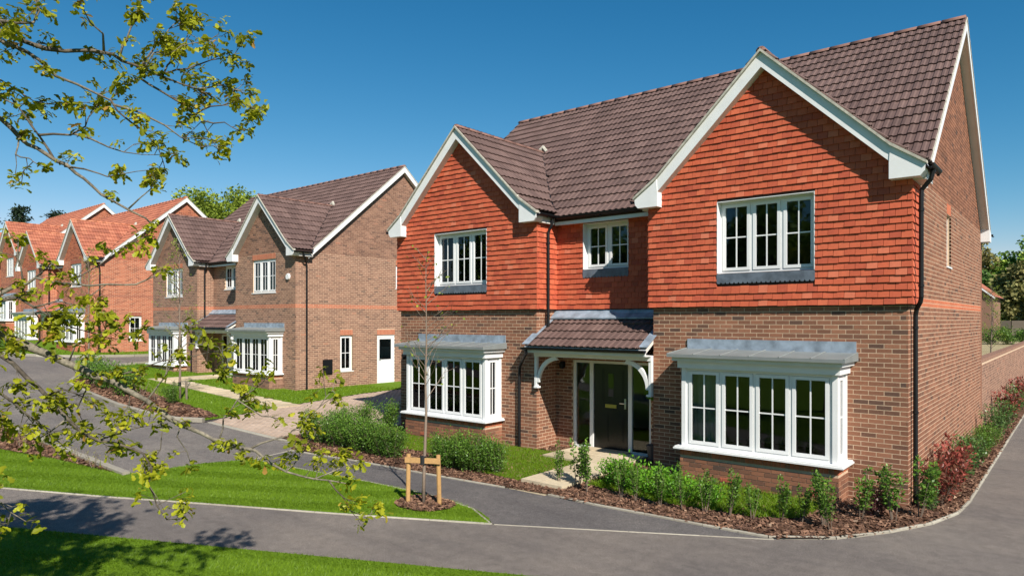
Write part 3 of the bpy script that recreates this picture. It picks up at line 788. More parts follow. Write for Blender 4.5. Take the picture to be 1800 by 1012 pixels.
        m.box(a+e, d0-.09, D0, D1, zb, zb+e); m.box(d1+.09, b-e, D0, D1, zb, zb+e); m.box(d0, d1, D0+.01, D1, zb, zb+.05)
        df = m.build('door_frame', M['upvc'], root)
        for x0, x1 in ((a+e, d0-.09), (d1+.09, b-e)):
            m = MB(); m.box(x0, x1, D0+.03, D0+.036, zb+e, zt-e); m.build('sidelight', M['glass'], df)
        m = MB(); x0, x1 = d0+.004, d1-.004; yl = y+.03
        m.box(x0, x1, yl, yl+.05, zb+.055, zt-e-.004)
        for px0, px1, pz0, pz1 in ((x0+.12, x0+.38, .25, .85), (x1-.38, x1-.12, .25, .85), (x0+.12, x0+.26, 1.1, 1.85), (x1-.26, x1-.12, 1.1, 1.85)):
            m.box(px0, px1, yl-.008, yl, pz0, pz1); m.box(px0+.03, px1-.03, yl-.014, yl-.008, pz0+.03, pz1-.03)
        dr = m.build('front_door', M['door_black'] if tile else M['upvc'], root); xc = (x0+x1)/2
        m = MB(); m.box(xc-.065, xc+.065, yl-.012, yl-.001, 1.25, 1.75); m.build('door_glass', M['glass'], dr)
        m = MB(); m.box(xc-.14, xc+.14, yl-.012, yl-.001, 1.0, 1.075); m.build('letter_plate', M['brass'], dr)
        m = MB(); m.box(x1-.10, x1-.06, yl-.012, yl-.001, 1.0, 1.22); m.tube([(x1-.08, yl-.045, 1.12), (x1-.20, yl-.045, 1.12)], .011); m.tube([(x1-.08, yl, 1.12), (x1-.08, yl-.045, 1.12)], .011); m.build('door_handle', M['chrome'], dr)
        m = MB(); m.box(xmc-.55, xmc+.5, .55, .79, .07, .10); m.build('doorstep', M['slab'], root)
        # roof: underlay, tiles, ridges ------------------------------------
        X0, X1 = xl0-.19, .19
        m = MB(); e = .045
        m.prism([(.45, zmain(.45)-e), (RY, RZ-e), (10.05, zmain(10.05)-e), (10.05, zmain(10.05)-e-.07), (RY, RZ-e-.09), (.45, zmain(.45)-e-.07)], lambda p, q, t: (t, p, q), X0+.01, X1-.01)
        for c in (cr, cl):
            up = [(c+d, z-e) for d, z in ((-2.47, 5.33), (-2.0, 5.66), (0, 7.60), (2.0, 5.66), (2.47, 5.33))]
            dn = [(c+d, z-e-.07) for d, z in ((2.47, 5.33), (2.0, 5.66), (0, 7.58), (-2.0, 5.66), (-2.47, 5.33))]
            m.prism(up+dn, lambda p, q, t: (p, t, q), -.24, .58)
            up = [(c+d, zwing(d)-e) for d in (-2.12, -2.0, 0, 2.0, 2.12)]; dn = [(c+d, zwing(d)-e-.07) for d in (2.12, 2.0, 0, -2.0, -2.12)]
            m.prism(up+dn, lambda p, q, t: (p, t, q), .58, 3.25)
        roof = m.build('roof', M['batten'], root)
        m = MB(); m.prism([(RY, RZ), (10.1, zmain(10.1)), (10.1, zmain(10.1)-.04), (RY, RZ-.04)], lambda p, q, t: (t, p, q), X0, X1); m.build('rear_slope', s.rm, roof)
        inw = lambda c: (lambda P: False)
        def skip_main(P):
            for c in (cr, cl):
                if P.y < 3.25 and zwing(P.x-c) > zmain(P.y)+.13 and abs(P.x-c) < 2.5: return True
            return False
        s.slope([(.43, zmain(.43)), (RY, RZ)], lambda d, z, u: (u, d, z), X0, X1, skip_main, True, (1, 0, 0))
        sk = lambda P: zmain(P.y) > P.z+(.13 if P.x < .05 else -.08)
        for c in (cr, cl):
            s.slope(WPROF, lambda d, z, u: (c+d, u, z), -.27, 3.3, sk, c == cl, (0, 1, 0))
            s.slope(WPROF, lambda d, z, u: (c-d, -u, z), -3.3, .27, sk, False, (0, -1, 0))
        # tiles must be right-handed
        s.tiles = [(o, u, sd, nn, sc, p, t, w) for (o, u, sd, nn, sc, p, t, w) in s.tiles]
        s.flush_tiles(s.tiles, roof, s.detail.get('roof', 0))
        s.ridge(roof, (X0, RY, RZ+.03), (X1, RY, RZ+.03))
        yj = RY-(RZ-7.62)/TANM
        for c in (cr, cl):
            s.ridge(roof, (c, -.26, 7.62), (c, yj+.1, 7.62), .075)
            m = MB(); m.tube([(c-.16, yj-.06, 7.60), (c, yj+.02, 7.76), (c+.17, yj-.06, 7.60)], [.05, .07, .05], 6); m.build('ridge_saddle', M['mortar_pale'], roof)
            m = MB()
            for sg in (-1, 1):
                pts = []
                for k in range(11):
                    d = 2.45*k/10; zz = zwing(d); yy = RY-(RZ-zz)/TANM; pts.append((c+sg*d, yy-.01, zz+.028))
                m.tube(pts, .022, 5)
            m.build('valley', M['black'], roof)
        # verges of the wings --------------------------------------------
        for c in (cr, cl):
            m = MB()
            for sg in (-1, 1):
                P = [(c+sg*2.47, 5.292), (c+sg*2.0, 5.635), (c, 7.585)]
                m.prism([P[0], P[1], P[2], (c, 7.30), (c+sg*2.0, 5.36), (c+sg*2.22, 5.14)], lambda p, q, t: (p, t, q), -.252, -.226)
            m.build('bargeboard', M['white_paint'], root)
            for sg in (-1, 1):
                m = MB(); m.prism([(c+sg*2.475, 5.28), (c+sg*2.46, 5.17), (c+sg*2.40, 5.10), (c+sg*1.98, 5.10), (c+sg*1.98, 5.36), (c+sg*2.0, 5.61)], lambda p, q, t: (p, t, q), -.264, .0)
                m.build('box_end', M['white_paint'], root)
            m = MB()
            for sg in (-1, 1): m.prism([(c, 7.30), (c+sg*2.0, 5.36), (c+sg*2.0, 5.38), (c, 7.33)], lambda p, q, t: (p, t, q), -.226, .02)
            m.build('soffit', M['soffit'], root)
            m = MB()
            for sg in (-1, 1):
                P = [(c+sg*2.49, 5.315), (c+sg*2.0, 5.66), (c, 7.61)]
                m.prism([P[0], P[1], P[2], (c, 7.56), (c+sg*2.0, 5.61), (c+sg*2.49, 5.27)], lambda p, q, t: (p, t, q), -.302, -.18)
            m.build('verge_mortar', M['mortar_pale'], roof)
        # main gable verge -------------------------------------------------
        for x0, x1, sx in ((.165, .19, 0), (X0, X0+.025, 1)):
            m = MB()
            for sg, yy in ((-1, .45), (1, 10.08)):
                m.prism([(yy, zmain(yy)-.03), (RY, RZ-.03), (RY, RZ-.26), (yy, zmain(yy)-.24)], lambda p, q, t: (t, p, q), x0, x1)
            m.prism([(10.1, zmain(10.1)), (10.1, 4.98), (9.72, 4.98), (9.72, zmain(9.72)-.2)], lambda p, q, t: (t, p, q), (.0 if not sx else X0), (.20 if not sx else xl0))
            m.build('bargeboard', M['white_paint'], root)
            m = MB()
            for yy in (.62, 10.0): m.prism([(yy, zmain(yy)-.22), (RY, RZ-.24), (RY, RZ-.21), (yy, zmain(yy)-.19)], lambda p, q, t: (t, p, q), (-.02 if not sx else X0+.025), (.165 if not sx else xl0+.02))
            m.build('soffit', M['soffit'], root)
            m = MB()
            for yy in (.45, 10.05): m.prism([(yy, zmain(yy)-.03), (RY, RZ-.03), (RY, RZ+.012), (yy, zmain(yy)+.012)], lambda p, q, t: (t, p, q), x1-.03 if not sx else x0-.005, x1+.012 if not sx else x1)
            m.build('verge_mortar', M['mortar_pale'], roof)
        # eaves, gutters, pipes ----------------------------------------------
        m = MB(); m.box(cl+2.45, cr-2.45, .46, .485, 5.06, 5.20); m.box(cl+2.45, cr-2.45, .485, .74, 5.085, 5.10); m.build('fascia', M['white_paint'], root)
        m = MB(); m.box(X0, X1, 10.02, 10.05, 5.02, 5.2); m.build('fascia', M['white_paint'], root)
        for x, y1 in ((cr+2.44, .60), (cl+2.44, .46), (cr-2.44, .46), (cl-2.44, .6)):
            m = MB(); sg = 1 if x > (cr if abs(x-cr) < 3 else cl) else -1
            m.box(min(x, x-sg*.30), max(x, x-sg*.30), 0.0, y1, 5.085, 5.10); m.box(min(x, x-sg*.025), max(x, x-sg*.025), 0.0, y1, 5.10, 5.25)
            m.build('soffit', M['soffit'], root)
        def gut(m, a, b, r=.058):
            a = Vector(a); b = Vector(b); d = (b-a).normalized(); n = Vector((-d.y, d.x, 0)); vs = []; k = 8
            for p in (a, b):
                for rr in (r, r-.006):
                    for i in range(k+1):
                        t = math.pi*i/k; q = p+n*(-rr*math.cos(t))+Vector((0, 0, -rr*math.sin(t))); vs.append(tuple(q))
            fs = []; K = k+1
            for i in range(k): fs += [(i, i+1, 2*K+i+1, 2*K+i), (K+i+1, K+i, 3*K+i, 3*K+i+1), (i, K+i, K+i+1, i+1), (2*K+i+1, 3*K+i+1, 3*K+i, 2*K+i)]
            m.add(vs, fs)
        for a, b in (((cl+2.53, .40, 5.235), (cr-2.53, .40, 5.235)), ((cr+2.53, -.26, 5.27), (cr+2.53, .50, 5.27)), ((cl+2.53, -.26, 5.27), (cl+2.53, .42, 5.27)), ((cr-2.53, -.26, 5.27), (cr-2.53, .42, 5.27)), ((cl-2.53, -.26, 5.27), (cl-2.53, .5, 5.27)), ((X0, 10.13, 5.2), (X1+.05, 10.13, 5.2))):
            m = MB(); gut(m, a, b)
            dv = (Vector(b)-Vector(a)); nn = max(2, int(dv.length/.8))
            for i in range(nn+1):
                p = Vector(a)+dv*(i/nn); m.box(p.x-.02, p.x+.02, p.y-.02, p.y+.02, p.z-.075, p.z-.055)
            m.build('gutter', M['black'], root)
        def pipe(pts, r=.034):
            m = MB(); m.tube(pts, r, 10)
            for a, b in zip(pts, pts[1:]):
                if abs(a[2]-b[2]) > .8:
                    n = max(1, int(abs(a[2]-b[2])/1.1))
                    for i in range(n+1):
                        z = a[2]+(b[2]-a[2])*(i+.15)/(n+.3); m.tube([(a[0], a[1], z-.02), (a[0], a[1], z+.02)], r+.009, 10)
            m.build('downpipe', M['black'], root, smooth=False)
        pipe([(cr+2.53, .02, 5.22), (cr+2.50, .03, 5.08), (.17, .06, 4.93), (.165, .06, 4.8), (.165, .06, 3.28), (.15, .08, 3.2), (.085, .18, 3.1), (.065, .2, 3.0), (.065, .2, -.05)] if tile else [(cr+2.53, .1, 5.22), (cr+2.48, .2, 5.05), (.08, .42, 4.85), (.065, .45, 4.7), (.065, .45, -.05)])
        pipe([(xl1+.22, .3, 5.2), (xl1+.20, .3, 5.05), (xl1+.12, .28, 4.9), (xl1+.12, .28, 2.78)])
        pipe([(xr0-.25, .35, 5.2), (xr0-.22, .4, 5.05), (xr0-.12, .5, 4.9), (xr0-.12, .5, 2.95)])
        # porch canopy ---------------------------------------------------------
        ca0, ca1 = xm0-.06, xr0+.02; Y0, Z0, Y1, Z1 = -.36, 2.36, .70, 2.98
        m = MB(); m.prism([(Y0, Z0-.02), (Y1, Z1-.02), (Y1, Z1-.10), (Y0+.08, Z0-.08)], lambda p, q, t: (t, p, q), ca0+.02, ca1-.02)
        cp = m.build('porch_canopy', M['soffit'], root)
        keep = s.tiles; s.tiles = []
        s.slope([(Y0-.03, Z0-.015), (Y1, Z1)], lambda d, z, u: (u, d, z), ca0+.10, ca1-.10, lambda P: False, True, (1, 0, 0))
        ct = s.tiles; s.tiles = keep; s.flush_tiles(ct, cp, 60 if s.detail.get('roof') else 0)
        m = MB(); m.box(ca0, ca1, Y0+.0, Y0+.03, 2.22, Z0-.01); m.box(ca0+.02, ca1-.02, Y0+.03, .74, 2.21, 2.225); m.build('fascia', M['white_paint'], cp)
        m = MB(); m.box(xm0+.002, xr0-.002, -.10, .02, 2.12, 2.208); m.build('beam', M['white_paint'], cp)
        for sg, xx in ((1, xm0+.002), (-1, xr0-.002)):
            m = MB(); m.box(min(xx, xx+sg*.06), max(xx, xx+sg*.06), -.08, .0, 1.46, 2.12)
            poly = [(xx+sg*(.06+.50*(1-math.cos(t))), 1.55+.57*math.sin(t)) for t in [math.pi/2*k/10 for k in range(11)]]
            poly2 = [(xx+sg*(.125+.50*(1-math.cos(t))), 1.55+.50*math.sin(t)) for t in [math.pi/2*k/10 for k in range(10, -1, -1)]]
            n = len(poly); q2 = poly2[::-1]
            for k in range(n-1):
                m.prism([poly[k], poly[k+1], q2[k+1], q2[k]], lambda p, q, t: (p, t, q), -.075, -.005)
            m.box(min(xx-sg*.0, xx+sg*.10), max(xx, xx+sg*.10), -.10, .02, 1.42, 1.46)
            m.build('bracket', M['white_paint'], cp)
        m = MB()
        for xa, xb in ((ca0-.05, ca0+.13), (ca1-.13, ca1+.05)):
            m.prism([(Y0-.02, Z0+.035), (Y1, Z1+.04), (Y1, Z1+.055), (Y0-.02, Z0+.05)], lambda p, q, t: (t, p, q), xa, xb)
        m.prism([(.52, Z1-.03), (.70, Z1+.08), (.74, Z1+.16), (.70, Z1+.17), (.66, Z1+.10), (.52, Z1)], lambda p, q, t: (t, p, q), ca0, ca1)
        m.build('flashing', M['lead'], cp)
        m = MB(); gut(m, (ca0-.03, Y0-.055, 2.335), (ca1+.02, Y0-.055, 2.335)); m.build('gutter', M['black'], cp)
        pipe([(xm0+.02, Y0-.05, 2.29), (xm0+.02, Y0-.04, 2.2), (xm0-.30, -.14, 2.0), (xm0-.42, -.08, 1.86), (xm0-.44, -.065, 1.7), (xm0-.44, -.065, -.05)])
        s.xmc = xmc; s.wall = wall; s.bayR = bayR; s.bayL = bayL

main_house = House('house', (0, 0, 0), 2.90, 'tile', 'brick_multi', 'roof_brown', 'ridge_brown', {'brick': 300, 'roof': 300},
                   side_ops=[(3.9, 4.45, 4.0, 5.04)], label='near detached house with orange tile-hung upper storey and two front gables')
house2 = House('house', (-20.66, 2.48, .24), 3.36, 'brick', 'brick_brown', 'roof_brown', 'ridge_brown', {'roof': 300},
               side_ops=[(2.02, 2.63, .65, 2.08), (3.88, 4.84, -.05, 2.06), (4.9, 5.5, 4.05, 5.04)], label='all-brick brown house with dark roof, next behind the tile-hung house')
house3 = House('house', (-40.22, 2.16, 1.08), 3.49, 'brick', 'brick_orange', 'roof_orange', 'ridge_orange', {},
               side_ops=[(2.0, 2.7, .65, 2.08)], label='orange brick house with orange tiled roof, beyond the brown brick house')
house4 = House('house', (-54.2, 2.5, 2.25), 3.36, 'brick', 'brick_orange', 'roof_orange', 'ridge_orange', {},
               label='farthest orange roofed house at the left edge of the picture')

# small fittings
def lamp(parent, x, y, z):
    m = MB(); m.box(x-.04, x+.04, y-.02, y, z-.08, z+.06); m.tube([(x, y-.02, z+.03), (x, y-.09, z+.05)], .012); m.tube([(x, y-.09, z-.10), (x, y-.09, z+.02), (x, y-.09, z+.06)], [.045, .06, .02], 8)
    m.build('wall_light', M['black'], parent)
lamp(main_house.root, main_house.xm0+.22, .74, 1.92); lamp(main_house.root, main_house.xl0+.22, -.005, 2.0)
h = house2.root
m = MB(); m.tube([(-.45, -.005, 4.33), (-.45, -.07, 4.33)], [.13, .11], 8); m.build('alarm_box', M['upvc'], h)
m = MB(); m.box(.0, .06, 1.2, 1.62, .58, 1.14); m.box(.06, .066, 1.23, 1.59, .61, 1.11); m.build('meter_box', M['black'], h)
m = MB(); fS = FR(0, 0, (0, 1), (1, 0)); a, b = 3.88, 4.84
m.obox(fS, a, a+.06, -.1, -.03, .0, 2.05); m.obox(fS, b-.06, b, -.1, -.03, .0, 2.05); m.obox(fS, a+.06, b-.06, -.1, -.03, 1.99, 2.05)
m.obox(fS, a+.065, b-.065, -.09, -.045, .02, 1.02); m.obox(fS, a+.065, a+.16, -.09, -.045, 1.02, 1.98); m.obox(fS, b-.16, b-.065, -.09, -.045, 1.02, 1.98); m.obox(fS, a+.16, b-.16, -.09, -.045, 1.88, 1.98)
sdoor = m.build('side_door', M['upvc'], h)
m = MB(); m.obox(fS, a+.16, b-.16, -.07, -.064, 1.02, 1.88); m.build('pane', M['glass'], sdoor)
m = MB(); m.obox(fS, a+.16, b-.16, -.15, -.14, 1.02, 1.55); m.build('blind', M['blind'], sdoor)
m = MB(); m.tube([(-.03, a+.11, 1.05), (.02, a+.11, 1.05), (.02, a+.22, 1.05)], .011); m.build('door_handle', M['chrome'], sdoor)
for hx in (main_house,):
    for x, z in ((hx.bayR[1]-.45, .11), (hx.bayR[0]+.75, .11), (hx.bayL[0]+.55, .11)):
        m = MB(); m.box(x, x+.215, -.588, -.565, z, z+.066)
        for k in range(6): m.box(x+.02+k*.032, x+.036+k*.032, -.592, -.588, z+.012, z+.054, 1)
        m.build('air_brick', M['brick_orange'], hx.root)

# curtains hang inside the bays
def curtain(x0, x1, y, z0, z1, label, mat='curtain', amp=.03):
    m = MB(); n = 26; vs = []; zs = [z0, z0+.35*(z1-z0), z0+.7*(z1-z0), z1]; ph = [rng.uniform(0, 6) for _ in range(4)]
    for z in zs:
        for i in range(n+1):
            t = i/n; vs.append((x0+(x1-x0)*t, y+amp*math.sin(t*26+ph[0])+.4*amp*math.sin(t*47+ph[1]+z), z))
    K = n+1; fs = [(r*K+i, r*K+i+1, (r+1)*K+i+1, (r+1)*K+i) for r in range(3) for i in range(n)]
    m.add(vs, fs); o = m.build('curtain', M[mat], None, True); tag(o, label, 'curtain', 'curtains in the bay windows')
curtain(-3.40, -2.93, -.32, .68, 2.03, 'pale curtain behind the left light of the near right-hand bay window')
curtain(-10.94, -10.72, -.30, .68, 2.03, 'pale curtain at the left end of the bay window behind the staked sapling')
curtain(-8.62, -8.46, -.30, .68, 2.03, 'pale curtain at the right end of the bay window behind the staked sapling')
X = -20.66
curtain(X-3.42, X-3.05, 2.2, .9, 2.27, 'pale curtain at the left of the right bay of the brown brick house')
curtain(X-1.35, X-1.0, 2.2, .9, 2.27, 'pale curtain at the right of the right bay of the brown brick house')
curtain(X-11.2, X-10.8, 2.2, .9, 2.27, 'pale curtain in the left bay of the brown brick house')

# ------------------------------------------------------------------ garden wall and the buildings behind
gw = empty('garden_wall', (-.004, 9.76, 0)); tag(gw, 'long low brick garden wall running back from the house corner', 'wall')
class _W(House):
    def __init__(s): s.bricks = []; s.loc = Vector((0, 0, 0)); s.bm = M['brick_brown']
w_ = _W(); L = 30
w_.brickwork(FR(0, 0, (0, 1), (1, 0)), 0, L, -.15, 1.74, band=False)
w_.flush_bricks(gw, 0)
m = MB(); m.box(-.215, -.006, 0, L, -.4, 1.77); m.build('wall_core', M['mortar'], gw)
m = MB(); n = int(L/.075)
for i in range(n): m.box(-.222, .006, i*.075+.005, i*.075+.070, 1.78+rng.uniform(-.003, .003), 1.875+rng.uniform(-.003, .003), .6+.28*rng.random())
o = m.build('coping_brick', M['brick_brown'], gw); o['kind'] = 'stuff'

def simple_house(loc, w, d, eave, rise, brick, roofm, label, win=True, hip=False):
    r = empty('house' if not hip else 'garage', loc); tag(r, label, 'house' if not hip else 'garage')
    m = MB(); m.box(-w, 0, 0, d, -.5, eave)
    if not hip: m.prism([(-w, eave), (0, eave), (-w/2, eave+rise-.1)], lambda p, q, t: (p, t, q), 0, d)
    m.build('wall', M[brick], r); m = MB(); o_ = .35
    if hip:
        m.add([(-w-o_, -o_, eave), (o_, -o_, eave), (o_, d+o_, eave), (-w-o_, d+o_, eave), (-w/2-.4, d/2, eave+rise), (-w/2+.4, d/2, eave+rise)], [(0,1,5,4), (1,2,5), (2,3,4,5), (3,0,4), (3,2,1,0)])
    else:
        k = rise/(w/2)
        for sg, x0 in ((1, o_), (-1, -w-o_)):
            m.prism([(x0, eave-o_*k), (-w/2, eave+rise), (-w/2, eave+rise+.1), (x0, eave-o_*k+.1)], lambda p, q, t: (p, t, q), -o_, d+o_)
    m.build('roof', M[roofm], r)
    if not hip:
        m = MB()
        for x0 in (o_, -w-o_): m.prism([(x0, eave-o_*k-.02), (-w/2, eave+rise-.02), (-w/2, eave+rise-.25), (x0, eave-o_*k-.25)], lambda p, q, t: (p, t, q), -o_-.02, -o_+.02)
        m.build('bargeboard', M['white_paint'], r)
        m = MB(); m.tube([(o_+.05, -o_, eave-o_*k), (o_+.05, d+o_, eave-o_*k)], .06, 6); m.build('gutter', M['black'], r)
        m = MB(); m.tube([(.07, .3, eave-.2), (.07, .3, -.3)], .035, 6); m.build('downpipe', M['black'], r)
        for x in (-w*.25, -w*.7):
            for z in (.9, 3.6):
                m = MB(); m.box(x-.6, x+.6, -.03, .0, z, z+1.2); f = m.build('window', M['upvc'], r)
                m = MB(); m.box(x-.52, x-.03, -.04, -.031, z+.08, z+1.12); m.box(x+.03, x+.52, -.04, -.031, z+.08, z+1.12); m.build('pane', M['glass'], f)
    return r
simple_house((-6.6, 91, .45), 9, 11, 5.6, 3.9, 'brick_brown', 'roof_orange', 'distant brick house with red roof just right of the house corner')
simple_house((6.5, 103, .6), 9, 8, 2.6, 2.6, 'brick_brown', 'roof_brown', 'distant garage with dark hipped roof at the right edge', hip=True)
fr_ = empty('fence', (-8, 112, .65)); tag(fr_, 'distant timber board fence behind the garage at right', 'fence')
for i in range(10):
    m = MB(); m.box(i*2.0, i*2.0+1.9, 0, .05, 0, 2.2, rng.random()); m.build('fence_panel', M['fence'], fr_)

# ------------------------------------------------------------------ vegetation helpers
def unit(v): return v/np.maximum(1e-9, np.linalg.norm(v, axis=1, keepdims=True))
def leaves(P, size, g, up=.5, out=None, asp=.5, fold=True):
    """diamond leaves at P; returns verts for polygons of 4"""
    N = len(P); d = g.normal(size=(N, 3)); d[:, 2] *= .6
    if out is not None: d = unit(d)*.8+out
    d = unit(d); nrm = g.normal(size=(N, 3)); nrm[:, 2] += up*2; nrm = unit(nrm-d*(nrm*d).sum(1, keepdims=True)); s = np.cross(d, nrm)
    L = (size*g.uniform(.65, 1.35, N))[:, None]
    a = P; t = P+d*L; mid = P+d*L*.5+nrm*L*.08; l = mid+s*L*asp*.5; r = mid-s*L*asp*.5
    return np.stack([a, l, t, r], 1).reshape(-1, 3)

def shrub_meshes(seed, h, r, nst, nleaf, lsize, mat, bare=.3, style='upright', name='shrub'):
    g = np.random.default_rng(seed); q = random.Random(seed); m = MB(); pts = []; outs = []
    for i in range(nst):
        a = q.uniform(0, 6.28); rr = r*math.sqrt(q.random()); hh = h*q.uniform(.72, 1.05)*(1-.25*(rr/r)**2)
        p0 = Vector((.15*r*math.cos(a), .15*r*math.sin(a), 0)); p1 = Vector((.6*rr*math.cos(a)+q.uniform(-.1, .1)*r, .6*rr*math.sin(a), hh*.5)); p2 = Vector((rr*math.cos(a), rr*math.sin(a), hh))
        m.tube([p0, p1, p2], [.004+.004*h, .004, .002], 4, .3*q.random())
        k = nleaf//nst
        for j in range(k):
            t = bare+(1-bare)*q.random()**.85
            b = p0.lerp(p1, t*2) if t < .5 else p1.lerp(p2, t*2-1)
            sp = (.28 if style == 'upright' else .42)*r*(1.15-.55*abs(t-.55))
            o = Vector((q.gauss(0, 1), q.gauss(0, 1), q.gauss(0, .7))).normalized()*sp*q.random()**.5
            pts.append(b+o); outs.append(o.normalized()*.6+Vector((0, 0, .5)))
    P = np.array([tuple(p) for p in pts]); O = np.array([tuple(o) for o in outs]); P[:, 2] = np.maximum(P[:, 2], .03)
    V = leaves(P, lsize, g, .4, O, .55)
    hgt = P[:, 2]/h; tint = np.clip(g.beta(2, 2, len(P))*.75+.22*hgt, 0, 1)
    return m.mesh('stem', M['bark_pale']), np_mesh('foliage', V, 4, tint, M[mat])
SHR = {}
def shrub_kind(key, n, **kw):
    SHR[key] = [shrub_meshes(100*len(SHR)+i+3, **kw) for i in range(n)]
shrub_kind('light', 4, h=.80, r=.15, nst=5, nleaf=560, lsize=.040, mat='leaf_mid', bare=.25)
shrub_kind('hedge', 4, h=.85, r=.36, nst=14, nleaf=3000, lsize=.042, mat='leaf_mid', bare=.1, style='bushy')
shrub_kind('mound', 3, h=.42, r=.30, nst=12, nleaf=1100, lsize=.042, mat='leaf_bright', bare=.05, style='bushy')
shrub_kind('dark', 4, h=.8, r=.34, nst=9, nleaf=1000, lsize=.055, mat='leaf_dark', bare=.1, style='bushy')
shrub_kind('red', 3, h=.9, r=.30, nst=9, nleaf=620, lsize=.075, mat='leaf_red', bare=.15, style='bushy')
shrub_kind('purple', 2, h=.45, r=.20, nst=6, nleaf=420, lsize=.045, mat='leaf_purple', bare=.1, style='bushy')
shrub_kind('sparse', 3, h=.5, r=.22, nst=7, nleaf=60, lsize=.035, mat='leaf_olive', bare=.3)
shrub_kind('big', 3, h=1.1, r=.6, nst=14, nleaf=1500, lsize=.08, mat='leaf_mid', bare=.1, style='bushy')
def shrub(kind, x, y, s, label, group, sz=1.0, name='shrub'):
    q = rng; st, fo = SHR[kind][q.randrange(len(SHR[kind]))]
    o = empty(name, (x, y, tz(x, y)+.02), q.uniform(0, 6.28)); o.scale = (s*sz, s*sz, s); tag(o, label, 'shrub', group)
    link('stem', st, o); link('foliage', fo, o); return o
ORD = ['first','second','third','fourth','fifth','sixth','seventh','eighth','ninth','tenth','eleventh','twelfth','thirteenth','fourteenth']
G1 = 'shrubs in the front bed by the right bay'
row = [(-5.02,-2.3,1.05),(-4.62,-2.3,1.2),(-4.35,-2.4,1.1),(-3.72,-2.35,.95),(-3.42,-2.4,.85),(-2.98,-2.42,.85),(-2.62,-2.4,.9),(-2.30,-2.32,1.0),(-1.95,-2.28,.95),(-1.62,-2.2,.8),(-1.28,-2.0,1.0),(-1.02,-1.95,.85),(-.72,-1.85,1.1),(-.60,-2.0,.9)]
for i, (x, y, s) in enumerate(row):
    shrub('light', x, y, s*rng.uniform(.92, 1.08), 'upright leafy green shrub in the front bed, %s from the paved step' % ORD[i], G1, rng.uniform(.9, 1.25))
for i, (x, y, s, lb) in enumerate([(-.42,-1.15,1.0,'upright leafy green shrub just right of the near bay window plinth'), (-.02,-.95,1.25,'taller leafy green shrub at the house corner left of the downpipe'), (.22,-.55,1.3,'leafy green shrub right against the corner downpipe')]):
    shrub('light', x, y, s, lb, G1, 1.25)
for i, (x, y, s) in enumerate([(-4.25,-1.75,1.1),(-3.75,-1.85,1.35),(-3.3,-1.9,1.3),(-2.85,-1.95,1.1),(-2.4,-1.85,.9)]):
    shrub('mound', x, y, s, 'low bright green bush behind the shrub row, %s from the paved step' % ORD[i], 'bright green bushes in the front bed')
shrub('purple', -.28, -.85, 1.0, 'small dark purple-leaved shrub near the house corner', 'side bed shrubs')
G2 = 'shrubs in the bed along the side wall'
for x, y, k, s, lb in [(.33,.55,'red',.85,'red-leaved shrub at the front of the bed along the side wall'), (.40,1.25,'red',.95,'second red-leaved shrub from the front along the side wall'), (.36,2.1,'red',1.0,'tallest red-leaved shrub beside the green bushes along the side wall'),
                       (.30,.05,'dark',.5,'low dark green bush beside the front red shrub'), (.40,3.0,'dark',.95,'first dark green bush behind the red shrubs along the side wall'), (.42,4.1,'dark',.85,'second dark green bush behind the red shrubs along the side wall'), (.40,5.3,'hedge',.75,'light green bush midway along the side wall'), (.42,6.8,'hedge',.7,'light green bush in the far half of the side bed'),
                       (.42,8.6,'dark',.9,'dark bush near the rear corner of the house'), (.42,10.6,'dark',1.0,'dark bush at the start of the garden wall'), (.42,12.5,'red',1.1,'red-leaved shrub against the garden wall'), (.42,15,'dark',1.1,'farthest dark bush against the garden wall'), (.42,17.5,'red',1.1,'farthest red-leaved shrub against the garden wall')]:
    shrub(k, x, y, s, lb, G2)
G3 = 'shrubs in the bed left of the front door'
for i, (x, y, s) in enumerate([(-7.75,-2.6,.82),(-7.42,-2.55,.92),(-7.08,-2.5,.92),(-6.75,-2.42,.9),(-6.45,-2.32,.8)]):
    shrub('hedge', x, y, s, 'dense bush in the clump right of the staked sapling, %s from left' % ORD[i], G3)
for i, (x, y, s) in enumerate([(-12.1,-2.62,.9),(-11.6,-2.6,.95),(-11.1,-2.55,1.05),(-10.65,-2.55,1.0),(-10.2,-2.6,.9),(-9.85,-2.55,.95),(-9.45,-2.6,.9),(-9.1,-2.62,.85)]):
    shrub('hedge', x, y, s, 'green bush in the row left of the staked sapling, %s from the driveway' % ORD[i], G3)
for i, (x, y, s) in enumerate([(-12.35,-1.5,.85),(-12.2,-.9,.95),(-12.1,-.3,1.0)]):
    shrub('hedge', x, y, s, 'green bush beside the driveway by the left bay, %s from the road' % ORD[i], G3)
G4 = 'shrubs in the kerbside bed of the brown brick house'
for i, (x, y, k, s) in enumerate([(-29.3,-1.6,'big',.8),(-28.2,-1.9,'big',.9),(-27.2,-2.0,'dark',1.2),(-26.2,-2.2,'big',.8),(-25.2,-2.3,'big',.9),(-24.2,-2.2,'dark',1.2),(-23.2,-2.5,'big',.95),(-22.2,-2.4,'sparse',1.3),(-21.3,-2.3,'sparse',1.2),(-20.3,-2.2,'hedge',.8)]):
    shrub(k, x, y, s, 'bush in the kerbside bed before the brown brick house, %s from its far end' % ORD[i], G4)
for i, (x, y) in enumerate([(-12.6,-7.12),(-13.3,-7.2),(-14.1,-7.25),(-14.9,-7.35),(-15.8,-7.45),(-16.7,-7.5),(-17.7,-7.6),(-18.8,-7.7)]):
    shrub('sparse', x, y, rng.uniform(.8, 1.1), 'bare twiggy shrub in the bark bed by the left kerb, %s from the lawn corner' % ORD[i], 'twiggy shrubs by the left kerb')
